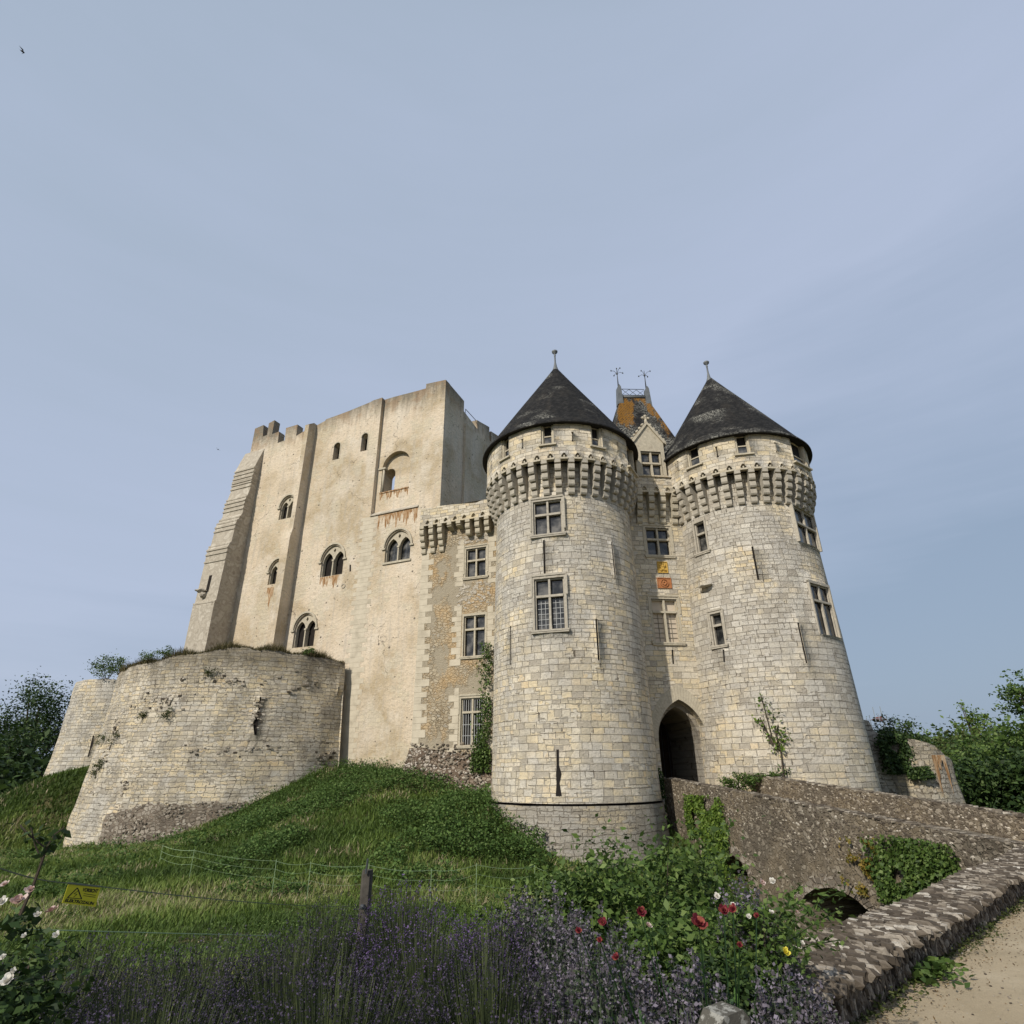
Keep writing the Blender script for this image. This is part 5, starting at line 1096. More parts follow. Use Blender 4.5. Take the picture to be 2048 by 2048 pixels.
def ground(X, Y, path=True):
    X = np.asarray(X, float); Y = np.asarray(Y, float); sh = X.shape; x, y = X.ravel(), Y.ravel()
    xc, yc = np.clip(x, -60, 60), np.clip(y, -30, 90); z = np.empty(len(x))
    for i in range(0, len(x), 20000):
        a, b = xc[i:i + 20000], yc[i:i + 20000]; d2 = (a[:, None] - CPa[None, :, 0]) ** 2 + (b[:, None] - CPa[None, :, 1]) ** 2
        z[i:i + 20000] = _U(d2) @ _w[:_n] + _w[_n] + _w[_n + 1] * a + _w[_n + 2] * b
    z = np.clip(z, -8, 1.6); z += .05 * np.sin(x * 1.7 + y * .6) * np.cos(y * 1.3 - x * .4) + .03 * np.sin(x * 3.9) * np.sin(y * 4.3)
    if path: z = np.where(pathside(x, y), -1.99, z)
    return z.reshape(sh)
gx = np.concatenate([-60 - np.geomspace(2, 1900, 22)[::-1], np.arange(-60, -14, 1.2), np.arange(-14, 16, .4), np.arange(16, 60, 1.3), 60 + np.geomspace(2, 1900, 22)])
gy = np.concatenate([[-400, -100, -40, -20, -10, -5], np.arange(-3, 20, .4), np.arange(20, 62, .7), 62 + np.geomspace(1.5, 2500, 26)])
XX, YY = np.meshgrid(gx, gy); ZZ = ground(XX, YY); nx_ = len(gx); ny_ = len(gy)
idx = np.arange(nx_ * ny_).reshape(ny_, nx_); Fq = np.stack([idx[:-1, :-1], idx[:-1, 1:], idx[1:, 1:], idx[1:, :-1]], -1).reshape(-1, 4)
g_ = np_mesh('ground', np.stack([XX, YY, ZZ], -1).reshape(-1, 3), Fq, mats=[M['soil']], smooth=True); setp(g_, kind='structure')
mb = MB(); wp = [LW.pt(L0, -.05, 0), LW.pt(L1, -.05, 0), (13.6, 12.9, 0), (30, 9, 0), (80, 0, 0), (60, -40, 0), (-2, -40, 0), (-.5, -6, 0), (0.7, 2.6, 0)]
mb.face([(x, y, -1.9) for x, y, z in wp]); setp(mb.build('path', M['path']), kind='structure')
# ------------------------------------------------------------------ meadow grass (nobody could count it)
def gz(x, y): return float(ground(np.array([x]), np.array([y]))[0])
def hits(n, seed, ylo, yhi, xlo, xhi, keep):
    r = np.random.default_rng(seed); X = r.uniform(xlo, xhi, n); Y = r.uniform(ylo, yhi, n); k = keep(X, Y, r); return X[k], Y[k]
def free(X, Y):                                    # not under masonry
    ok = (hypot_(X - 2.79, Y - 29.87) > 3.95) & (hypot_(X - 13.06, Y - 31.07) > 3.9) & (hypot_(X + 20.6, Y - 51) > 11.4) & (hypot_(X - FBX, Y - FBY) > 7)
    ok &= ~pathside(X, Y)
    kx, ky = K.n; ok &= ((X - K.x) * kx + (Y - K.y) * ky > .1) | (X < -30)
    s = (X - BR.x) * BR.u[0] + (Y - BR.y) * BR.u[1]; o = (X - BR.x) * BR.n[0] + (Y - BR.y) * BR.n[1]; ok &= ~((s > -3) & (o < .1) & (o > -4.2))
    return ok
def hypot_(a, b): return np.sqrt(a * a + b * b)
def blades(name, X, Y, h, w, seed, mat, lean=.5, tone=None, z0=0.0):
    r = np.random.default_rng(seed); n = len(X); Z = ground(X, Y) + z0; a = r.uniform(0, 2 * pi, n); b = a + pi / 2 + r.normal(0, .4, n)
    H = h * r.uniform(.5, 1.35, n); L = H * r.uniform(0, lean, n)
    P = np.stack([X, Y, Z - .02], -1); sd = np.stack([np.cos(a), np.sin(a), 0 * a], -1) * (w * r.uniform(.6, 1.3, n))[:, None]; ln = np.stack([np.cos(b), np.sin(b), 0 * b], -1)
    m = P + ln * (L * .35)[:, None] + np.stack([0 * a, 0 * a, H * .6], -1); t = P + ln * L[:, None] + np.stack([0 * a, 0 * a, H], -1)
    V = np.stack([P - sd, P + sd, m + sd * .75, m - sd * .75, t - sd * .12, t + sd * .12], 1).reshape(-1, 3)
    i = np.arange(n)[:, None] * 6; F = np.concatenate([i + [[0, 1, 2, 3]], i + [[3, 2, 5, 4]]], 0)
    rn = r.random(n) if tone is None else np.clip(tone + r.normal(0, .14, n), 0, .995)
    return np_mesh(name, V, F, mats=[mat], rnd=np.concatenate([rn, rn]))
_lat = np.random.default_rng(99).random((256, 256))
def vn(X, Y, s, k=0):
    x = np.asarray(X) * s + 57 + k * 13.7; y = np.asarray(Y) * s + 91 + k * 7.3; i = np.floor(x).astype(int); j = np.floor(y).astype(int); u = x - i; v = y - j; u = u * u * (3 - 2 * u); v = v * v * (3 - 2 * v)
    g = lambda a, b: _lat[a % 256, b % 256]
    return (g(i, j) * (1 - u) + g(i + 1, j) * u) * (1 - v) + (g(i, j + 1) * (1 - u) + g(i + 1, j + 1) * u) * v
def fbm(X, Y, s, k=0): return (vn(X, Y, s, k) + .5 * vn(X, Y, s * 2.1, k + 1) + .25 * vn(X, Y, s * 4.3, k + 2) + .12 * vn(X, Y, s * 8.7, k + 3)) / 1.87
def patch(X, Y, s=1.0): return np.clip((fbm(X, Y, .33 * s) - .5) * 2.2 + .5, 0, 1)
def patch_old(X, Y, s=1.0): return .5 + .25 * np.sin(X * .55 * s + 1.3 * np.sin(Y * .4 * s)) + .25 * np.cos(Y * .62 * s - 1.1 * np.sin(X * .33 * s))
X, Y = hits(760000, 1, 6.2, 48, -44, 13, lambda X, Y, r: (np.abs(X + 3) < 6 + Y * .95) & free(X, Y) & (r.random(len(X)) < np.clip(13 / Y, .12, 1) * 1.0))
dd = hypot_(X, Y); tn = np.clip((fbm(X, Y, .30, 4) - .5) * 2.4 + .36 + .16 * (Y < 20), .02, .8)
dry = fbm(X, Y, .55, 9) > .64; tn = np.where(dry & (np.random.default_rng(4).random(len(X)) < .32), .95, tn)
hh = (.35 + 1.25 * fbm(X, Y, .8, 2)) * np.where(Y < 15, .6, 1.0)
o = blades('grass', X, Y, (.10 + .0036 * dd) * hh, .0035 + .00062 * dd, 2, M['blade'], 1.3, tn); setp(o, 'long green meadow grass on the bank below the castle', 'grass', kind='stuff')
# rank weeds and nettles: darker leafy ground cover in drifts
def weeds(seed, n, xlo, xhi, ylo, yhi, thr, hmax, leaf):
    X, Y = hits(n, seed, ylo, yhi, xlo, xhi, lambda X, Y, r: free(X, Y) & (fbm(X, Y, .42, 20) > thr))
    r = np.random.default_rng(seed + 1); Z = ground(X, Y) + hmax * r.random(len(X)) ** .8 * np.clip((fbm(X, Y, .42, 20) - thr) * 9, .15, 1) * (.35 + 1.3 * fbm(X, Y, 1.9, 30)); return np.stack([X, Y, Z], -1)
P = np.concatenate([weeds(31, 90000, -14, 2.5, 19, 40, .53, .5, .1), weeds(33, 46000, -34, -8, 24, 45, .50, .6, .1), weeds(37, 26000, -12, 1, 32, 44, .44, .5, .1), weeds(39, 11000, -3.5, 1.2, 24, 30, .3, .7, .1)])
setp(leafmesh('undergrowth', P, .12, M['nettle'], None, .6, 0, .7, 5), 'dark leafy nettles in drifts on the grassy bank', 'nettles', kind='stuff')
P = weeds(41, 42000, -16, 6, 8, 21, .52, .26, .1)
setp(leafmesh('undergrowth', P, .05, M['leafmid'], None, .6, 0, .8, 6), 'bright low weeds scattered through the nearer meadow', 'weeds', kind='stuff')

# rim plants on the bastion and along ledges
def rimgrass(sf, s0, s1, zfun, n, h, seed, name, label, cat, mat, o0=-.9, o1=.05):
    r = np.random.default_rng(seed); S_ = r.uniform(s0, s1, n); P = np.array([sf.pt(s, r.uniform(o0, o1), zfun(s)) for s in S_]); a = r.uniform(0, 2 * pi, n); sd = np.stack([np.cos(a), np.sin(a), 0 * a], -1) * .022
    H = h * r.uniform(.3, 1.4, n) * (.4 + .9 * (np.sin(S_ * 1.9) * .5 + .5)); t = P + np.stack([r.normal(0, .35, n) * H, r.normal(0, .35, n) * H, H], -1)
    V = np.stack([P - sd, P + sd, t], 1).reshape(-1, 3); return setp(np_mesh(name, V, np.arange(3 * n).reshape(-1, 3), mats=[mat], rnd=np.clip(r.normal(.45, .3, n), 0, .99)), label, cat, kind='stuff')
def rzf(s): return float(np.interp(s, [p[0] for p in rz2], [p[1] for p in rz2])) - .03
rimgrass(BA, sl_ - 2, sR, rzf, 9000, .42, 3, 'grass', 'dry grass and weeds growing along the bastion rim', 'grass', M['drygrass'])
for i, (px, py, rx, rzz, lb) in enumerate(((300, 1312, .95, .55, 'ferny dark shrub on the left part of the bastion rim'), (330, 1306, .5, .6, 'small twiggy plant beside the ferny shrub on the rim'), (620, 1302, .5, .35, 'dry tuft near the right end of the bastion rim'))):
    s, z = BA.at(px, py + 8); x, y, _ = BA.pt(s, -.7, 0); bush(x, y, rzf(s), rx, rzz, 'shrub', lb, 'shrub', 50 + i, 'leafmid', .11, 14, 45)
s, z = FB.at(205, 1352); x, y, _ = FB.pt(s, -1.0, 0); bush(x, y, ftop[2][1] - .1, 1.6, 1.5, 'shrub', 'round green bush on top of the far bastion', 'shrub', 61, 'leafmid', .2, 26, 60)
WPL = ['thin tuft high below the bastion rim', 'tuft on the bastion face left of the slit', 'tuft left of the one nearest the slit', 'largest tuft by the bulging joint near the left edge of the bastion', 'tuft at the very edge beside the far bastion slit', 'upper of two low tufts on the left edge of the bastion', 'lowest tuft on the left edge of the bastion']
for i, (px, py, a, b) in enumerate(((420, 1348, .7, .4), (337, 1430, .5, .45), (287, 1432, .4, .35), (232, 1478, .9, .6), (207, 1480, .6, .5), (205, 1535, .5, .5), (190, 1550, .4, .6))):
    s, z = BA.at(px, py); c = BA.pt(s, .12, z); P, _c = clumps(c, (a, .18, b), 10, 45, 70 + i, .2, .3); t = setp(leafmesh('wall_plant', P, .09, M['leafolive'], None, .5, .3, .2, 80 + i), WPL[i], 'wall plant', 'tufts rooted in the bastion wall')

# ivy ---------------------------------------------------------------
def ivy(name, label, sf, polys, n, leaf, mat, seed, o=.10, parent=None, wisp=.0):
    r = random.Random(seed); pts = []
    xs = [p[0] for q_ in polys for p in q_]; ys = [p[1] for q_ in polys for p in q_]
    lo = [sf.at(*p) for q_ in polys for p in q_]; hp = [[sf.at(*p) for p in q_] for q_ in polys]; s0, s1 = min(p[0] for p in lo), max(p[0] for p in lo); z0, z1 = min(p[1] for p in lo), max(p[1] for p in lo)
    while len(pts) < n:
        s, z = r.uniform(s0, s1), r.uniform(z0, z1); e = .30
        if any(inside((s + r.gauss(0, e), z + r.gauss(0, e)), h) for h in hp):
            if vn(s * 1.9, z * 1.9, 1.0, seed) < .30: continue
            if wisp and (sin(s * 9 + sin(z * 7) * 2) + sin(z * 6 + s * 4)) < wisp * 2: continue
            pts.append(sf.pt(s, o * r.random() ** .7 + .02 + .06 * (1 + sin(s * 3.3) * sin(z * 2.7)), z))
    N = np.zeros((len(pts), 3)); N[:, 2] = -1.1; 
    if not sf.cyl: N[:, 0] = sf.n[0] * .5; N[:, 1] = sf.n[1] * .5
    return setp(leafmesh(name, pts, leaf, M[mat], None, .85, .2, .2, seed, N), label, 'ivy')
ivy('ivy', 'bright yellow green ivy curtain on the bridge wall near the tower', BR, [[(1375, 1598), (1400, 1588), (1440, 1598), (1455, 1640), (1464, 1700), (1462, 1740), (1420, 1745), (1400, 1690), (1380, 1650)]], 5200, .11, 'leafbright', 101)
ivy('ivy', 'dark green ivy mass on the bridge wall right of the open arch', BR, [[(1795, 1690), (1850, 1676), (1898, 1685), (1925, 1730), (1922, 1745), (1870, 1790), (1810, 1800), (1790, 1740)], [(1762, 1700), (1782, 1692), (1795, 1745), (1790, 1800), (1765, 1800)]], 4200, .10, 'leafmid', 102, .16)
ivy('ivy', 'sparse yellowing ivy between arch and dark ivy mass', BR, [[(1722, 1680), (1760, 1676), (1800, 1700), (1810, 1790), (1770, 1800), (1720, 1770), (1695, 1765), (1715, 1740)]], 1000, .09, 'leafyellow', 103, .06, None, .12)
ivy('ivy', 'green ivy climbing the corner where wing meets left tower', Wg, [[(972, 1290), (985, 1285), (985, 1545), (945, 1545), (958, 1500), (968, 1470), (976, 1400), (979, 1340)]], 2300, .12, 'leafmid', 104, .35)
ivy('ivy', 'dark ivy hanging where left tower meets bridge wall', Fr(*BR.pt(-.0, .05, 0)[:2], 6.7), [[(1286, 1538), (1308, 1530), (1320, 1560), (1322, 1640), (1318, 1690), (1292, 1690), (1284, 1610)]], 2600, .11, 'leafdark', 105, .4)
ivy('ivy', 'dark ivy blanket over the ruined wall stump', RB, [[(1750, 1468), (1800, 1470), (1840, 1482), (1842, 1520), (1810, 1545), (1775, 1540), (1755, 1520)]], 4200, .17, 'leafdark', 106, .6)
ivy('ivy', 'small dark ivy shelf low on the ruined wall stump', RC, [[(1812, 1532), (1858, 1536), (1852, 1556), (1815, 1552)]], 900, .14, 'leafdark', 107, .4)
def creeper(name, label, sf, paths, leafpx, mat, seed, stem=.03):
    t = empty(name, sf.pt(*[sf.at(*paths[0][0])[0], .1, sf.at(*paths[0][0])[1]]), label, 'climbing plant'); mb = MB(); pts = []; r = random.Random(seed)
    for p in paths:
        c = [sf.at(*q_) for q_ in p]; P = [sf.pt(s, .06, z) for s, z in c]; mb.tube(P, [stem * (1 - .75 * i / len(P)) for i in range(len(P))], 5)
    for (x, y, n, sp) in leafpx:
        s, z = sf.at(x, y)
        for k in range(n): pts.append(sf.pt(s + r.gauss(0, sp), .06 + abs(r.gauss(0, .08)), z + r.gauss(0, sp)))
    mb.build('stems', M['bark'], t); leafmesh('leaves', pts, .13, M[mat], t, .8, .2, .2, seed); return t
creeper('climbing_vine', 'thin young vine with sparse yellow green leaves climbing the right tower', TB, [[(1568, 1556), (1565, 1530), (1562, 1505), (1545, 1480), (1535, 1440), (1522, 1392)], [(1562, 1505), (1552, 1470), (1556, 1450)], [(1545, 1490), (1528, 1450), (1520, 1435)]],
        [(1524, 1395, 16, .10), (1532, 1412, 12, .1), (1541, 1425, 22, .13), (1521, 1440, 18, .12), (1525, 1455, 10, .1), (1540, 1475, 20, .15), (1552, 1460, 34, .2), (1565, 1468, 28, .16), (1560, 1485, 34, .17), (1556, 1500, 22, .14), (1570, 1480, 12, .1)], 'leafbright', 5, .05)
s, z = TB.at(1530, 1548)
for i, (px, py, a, b, n) in enumerate(((1470, 1556, .75, .35, 16), (1545, 1545, .8, .30, 14), (1455, 1568, .9, .25, 12), (1500, 1553, .7, .3, 12))):
    d = ray(px, py); q_ = d * (27.6 / d[1]); bush(q_[0], q_[1] - .2, q_[2] - .45, a, b, 'shrub', ('low weedy clump at the left end of the far parapet', 'weedy clump at the foot of the climbing vine', 'weedy clump trailing towards the gateway', 'middle weedy clump at the tower foot')[i], 'weeds', 120 + i, 'leafmid', .11, n, 50, 'weeds at the foot of the right tower', .4)

# ------------------------------------------------------------------ trees
TR = [  # az, distance, top elevation (deg), crown radius, material, label
 (-41.3, 100, 4.2, 6.0, 'leafdark', 'big dark tree at the left picture edge behind the far bastion'), (-37.6, 104, 6.6, 5.5, 'leafdark', 'dark tree rising directly behind the far bastion'), (-44.0, 92, 2.4, 6.0, 'leafdark', 'low dark tree left of the grassy slope'), (-39.3, 94, 2.9, 5.0, 'leafdark', 'shadowy lower tree under the big one at left')]
TRR = [(33.2, 92, 1.5, 7, 'leafmid', 'bushy green tree just right of the ruined wall stump'), (35.0, 84, 1.9, 7, 'leafolive', 'olive green tree second from the ruined stump'), (36.8, 74, 2.1, 6.5, 'leafolive', 'broad olive tree standing before the wooded hill'), (38.6, 66, 2.1, 6.5, 'leafmid', 'dense green tree near the right edge'), (40.6, 60, 2.6, 5.0, 'leafmid', 'dark green tree at the right picture edge'),
       (36.0, 62, .4, 5, 'leafmid', 'low green tree behind the far parapet'), (38.9, 54, .6, 4.5, 'leafdark', 'low dark tree behind the far parapet at right'), (34.2, 70, .3, 5, 'leafdark', 'small dark tree beside the ruined stump foot')]
for i, (az, D_, el, cr, m, lb) in enumerate(TR + TRR):
    x, y = D_ * sin(radians(az)), D_ * cos(radians(az)); zb = gz(x, y) - .5; h = D_ * math.tan(radians(el)) - zb
    far = D_ > 50
    tree(x, y, zb, h, cr, 'tree', lb, 200 + i, m, .34, 190, 80, .56 if i > 3 else .55, None)
x, y = 70 * sin(radians(40.3)), 70 * cos(radians(40.3)); zb = gz(x, y); tree(x, y, zb, 70 * math.tan(radians(6.6)) - zb, 2.3, 'tree', 'slender tall tree with open crown above the others at right', 230, 'leafmid', .32, 46, 45, .78)
x, y = 76 * sin(radians(36.3)), 76 * cos(radians(36.3)); zb = gz(x, y); tree(x, y, zb, 76 * math.tan(radians(4.3)) - zb, 1.6, 'tree', 'thin sprig topped tree poking above the olive tree', 231, 'leafbright', .26, 26, 30, .8)
r = np.random.default_rng(5); hp = []
for k in range(900):
    a = radians(r.uniform(28, 60)); D_ = r.uniform(95, 190); x, y = D_ * sin(a), D_ * cos(a); zc = -4 + (D_ - 95) * .085 + r.uniform(-1, 2); hp.append((x, y, zc, r.uniform(2, 4.5)))
P = np.concatenate([np.array([x, y, z]) + r.normal(size=(70, 3)) * q_ * np.array([.75, .75, .55]) for x, y, z, q_ in hp])
setp(leafmesh('woodland', P, .95, M['leafmid'], None, .65, 0, .5, 9), 'distant wooded hillside at the right', 'woodland', kind='stuff')
hp = []
for k in range(300):
    a = radians(r.uniform(-62, -33)); D_ = r.uniform(80, 130); x, y = D_ * sin(a), D_ * cos(a); hp.append((x, y, -4 + r.uniform(0, 7) * (1 if a < radians(-38) else .5), r.uniform(2, 4)))
P = np.concatenate([np.array([x, y, z]) + r.normal(size=(70, 3)) * q_ * np.array([.75, .75, .55]) for x, y, z, q_ in hp])
setp(leafmesh('woodland', P, .8, M['leafdark'], None, .65, 0, .5, 10), 'dark wood far behind the left slope', 'woodland', kind='stuff')
P = np.concatenate([np.array([x, y, gz(x, y) + .5]) + r.normal(size=(60, 3)) * np.array([.9, .9, .55]) for x, y in zip(r.uniform(17, 60, 420), r.uniform(19, 62, 420)) if y / x < 1.75 and y / x > .95 and hypot(x - 23.6, y - 37.4) > 5])
setp(leafmesh('undergrowth', P, .22, M['leafmid'], None, .65, 0, .7, 11), 'brambly green thicket beyond the far parapet', 'thicket', kind='stuff')

# ------------------------------------------------------------------ scaffold beyond the ruined wall
SF = Fr(28.6, 50.5, 20); sc_ = empty('scaffold', (29, 51, 2), 'small grey scaffold with a reddish sheet above the ruined wall', 'scaffold')
c0 = SF.at(1770, 1470); mb = MB(); mm = MB()
xs = [SF.at(x, 1455)[0] for x in (1755, 1763, 1770, 1778)]; zt_ = SF.at(1765, 1425)[1]; zb_ = SF.at(1765, 1475)[1] - 3
for x in xs:
    for o_ in (0, -1.2): mb.tube([SF.pt(x, o_, zb_), SF.pt(x, o_, zt_ + random.uniform(-.4, .5))], .03, 4)
for k in range(4): z = SF.at(1765, 1438 + k * 11)[1]; mb.tube([SF.pt(xs[0] - .3, 0, z), SF.pt(xs[-1] + .3, 0, z)], .025, 4); mb.tube([SF.pt(xs[0] - .3, -1.2, z), SF.pt(xs[-1] + .3, -1.2, z)], .025, 4)
mb.tube([SF.pt(xs[0], 0, SF.at(1755, 1470)[1]), SF.pt(xs[-1], 0, SF.at(1778, 1440)[1])], .025, 4); a = SF.at(1761, 1421); mb.tube([SF.pt(a[0], 0, a[1] - 1.5), SF.pt(a[0], 0, a[1])], .03, 4)
mb.build('tubes', M['scaf'], sc_)
q0 = [SF.at(*p) for p in ((1761, 1438), (1772, 1432), (1780, 1439), (1769, 1443))]; mb = MB(); mb.prism(SF, q0, -.9, -.3); mb.build('sheet', M['red'], sc_)
q0 = [SF.at(*p) for p in ((1731, 1440), (1744, 1452), (1765, 1470), (1765, 1476), (1731, 1462))]
mb = MB(); mb.prism(SF, q0, -5, -2); rr = setp(mb.build('barn_roof', M['slate'], None), 'sliver of a dark pitched roof beside the scaffold', 'roof')
for i, (px, py) in enumerate(((1795, 1468), (1812, 1462))): s, z = RB.at(px, py + 10); x, y, _ = RB.pt(s, -.5, 0); bush(x, y, z - .4, 1.3 - i * .3, .8, 'shrub', ('spiky', 'arching')[i] + ' dark shrub on top of the ruined wall', 'shrub', 250 + i, 'leafdark', .16, 16, 40)

# ------------------------------------------------------------------ fence post, wires, netting, sign
px_, py_ = -1.83, 8.45; zg = gz(px_, py_)
po = empty('fence_post', (px_, py_, zg), 'weathered square wooden fence post in the meadow above the lavender', 'post')
zt_ = -1.12; mb = MB(); w_ = .062
ring = lambda z, k=1.0: [(px_ + a * w_ * k, py_ + b * w_ * k, z) for a, b in ((-1, -.8), (-.6, -1.05), (.7, -1), (1, -.6), (1, .8), (.6, 1), (-.8, 1), (-1, .6))]
zl = [zg - .3, zg + .4, zt_ - .5, zt_ - .03, zt_ + .01]; kk = [1.05, 1, .98, .97, .88]
for (a, ka), (b, kb) in zip(zip(zl, kk), zip(zl[1:], kk[1:])):
    A_, B_ = ring(a, ka), ring(b, kb)
    for i in range(8): j = (i + 1) % 8; mb.face([A_[i], A_[j], B_[j], B_[i]])
mb.face(ring(zl[-1], kk[-1])); mb.build('post', M['wood'], po)
mb = MB(); mb.tube([(px_, py_ - .09, zt_ - .02), (px_ + .01, py_ - .09, zt_ + .14)], .012, 5); mb.tube([(px_ - .02, py_ - .1, zt_ - .36), (px_ + .02, py_ - .12, zt_ - .36)], .03, 6); mb.build('insulator', M['iron'], po)
def sagline(a, b, sag, n=14): a, b = Vector(a), Vector(b); return [tuple(a.lerp(b, i / n) - Vector((0, 0, sag * 4 * (i / n) * (1 - i / n)))) for i in range(n + 1)]
d = ray(136, 1766); sgl = Vector(d) * (4.0 / d[1]); d = ray(200, 1773); sgr = Vector(d) * (4.15 / d[1])
mb = MB(); mb.tube(sagline((px_, py_ - .1, zt_ - .36), tuple(sgr), .03), .0035, 4); mb.tube(sagline(tuple(sgr), tuple(sgl), .0), .006, 4); d = ray(-60, 1712); mb.tube(sagline(tuple(sgl), tuple(Vector(d) * (2.9 / d[1])), .02), .0035, 4)
setp(mb.build('fence_wire', M['wire']), 'thin wire running from the wooden post through the yellow sign', 'wire')
mb = MB(); d0, d1, d2 = ray(-40, 1856), ray(320, 1866), ray(560, 1872); mb.tube([tuple(d0 * (5.2 / d0[1])), tuple(d1 * (6.3 / d1[1])), tuple(d2 * (7.3 / d2[1]))], .004, 4)
setp(mb.build('fence_tape', M['net']), 'pale fence tape low behind the lavender tops', 'fence tape')
nt_ = empty('electric_netting', (-3, 17, -3), 'light green electric netting with thin poles across the meadow', 'fence')
pts = [(326, 1689, 1712, 25), (389, 1698, 1728, 21.5), (553, 1719, 1752, 18.5), (622, 1723, 1757, 17.8), (738, 1727, 1766, 17.0), (863, 1737, 1776, 16.5), (953, 1726, 1771, 16.3), (1069, 1730, 1768, 16.6), (1130, 1740, 1780, 16.4), (1237, 1758, 1795, 16.2)]
tops = []
for (x, y0, y1, D_) in pts:
    d = ray(x, y0); T = Vector(d) * (D_ / d[1]); gz_ = gz(T.x, T.y); tops.append((T, gz_)); h_ = .72; mb = MB(); mb.tube([(T.x, T.y, T.z - h_ - .12), tuple(T)], .0065, 4); mb.build('pole', M['net'], nt_)
mb = MB()
for (a, za), (b, zb_) in zip(tops, tops[1:]):
    for f, rr in ((.04, .0048), (.25, .0034), (.47, .003)): A_ = a.copy(); B_ = b.copy(); A_.z -= f * .9; B_.z -= f * .9; mb.tube(sagline(tuple(A_), tuple(B_), .06 + .05 * f, 8), rr, 3, cap=False)
mb.build('strands', M['net'], nt_)
# sign
sg = empty('warning_sign', tuple(sgl), 'yellow electric fence warning sign hanging on the wire', 'sign')
cs = [ray(*p) for p in ((137, 1768), (201, 1775), (191, 1814), (124, 1806))]; n_s = (sgr - sgl).normalized(); dn = Vector((-.06, .02, -1)); 
C0 = sgl + Vector((0, 0, -.005)); U = n_s; wS = (sgr - sgl).length; 
def hit(p):      # intersect with the sign's own upright plane
    nrm = U.cross(Vector((0, 0, 1))); d = Vector(ray(*p)); return d * (C0.dot(nrm) / d.dot(nrm))
Cn = [hit(p) for p in ((137, 1768), (201, 1775), (191, 1814), (124, 1806))]
nrm = (Cn[1] - Cn[0]).cross(Cn[0] - Cn[3]).normalized(); nrm = nrm if nrm.y < 0 else -nrm
def spt(a, b, o_=0): return tuple(Cn[0].lerp(Cn[1], a).lerp(Cn[3].lerp(Cn[2], a), b) + nrm * o_)
mb = MB(); mb.hexa([spt(0, 1, 0), spt(1, 1, 0), spt(1, 1, -.003), spt(0, 1, -.003), spt(0, 0, 0), spt(1, 0, 0), spt(1, 0, -.003), spt(0, 0, -.003)]); mb.build('plate', M['signy'], sg)
mb = MB()
def sbar(p, q_, w):
    p, q_ = Vector(p), Vector(q_); d = (q_ - p).normalized(); n = Vector((-d.y, d.x)) * w; mb.face([spt(*(p - n), .001), spt(*(p + n), .001), spt(*(q_ + n), .001), spt(*(q_ - n), .001)])
T3 = [(.30, .14), (.52, .68), (.10, .70)]
for i in range(3): sbar(T3[i], T3[(i + 1) % 3], .018)
for a, b in (((.345, .30), (.25, .47)), ((.25, .47), (.345, .47)), ((.345, .47), (.27, .64))): sbar(a, b, .010)
for y_ in (.40, .50): sbar((.54, y_), (.92, y_ + .02), .014)
mb.build('symbol', M['signk'], sg)
def text(s_, a, b, h, w, parent):
    cu = bpy.data.curves.new('lettering', 'FONT'); cu.body = s_; cu.size = 1; cu.offset = .045; to = bpy.data.objects.new('lettering', cu); COL.objects.link(to); bpy.context.view_layer.update()
    me = bpy.data.meshes.new_from_object(to.evaluated_get(bpy.context.evaluated_depsgraph_get())); bpy.data.objects.remove(to)
    xs = [v.co.x for v in me.vertices]; ys = [v.co.y for v in me.vertices]; x0, x1, y0, y1 = min(xs), max(xs), min(ys), max(ys)
    for v in me.vertices:
        fx, fy = (v.co.x - x0) / (x1 - x0), (v.co.y - y0) / (y1 - y0); v.co = spt(a + fx * w + fy * .02, b + h * (1 - fy), .0012)
    me.materials.append(M['signk']); o = bpy.data.objects.new('lettering', me); COL.objects.link(o); place(o, parent); return o
text('VORSICHT', .46, .10, .20, .48, sg); text('ELEKTROZAUN', .05, .75, .17, .86, sg)

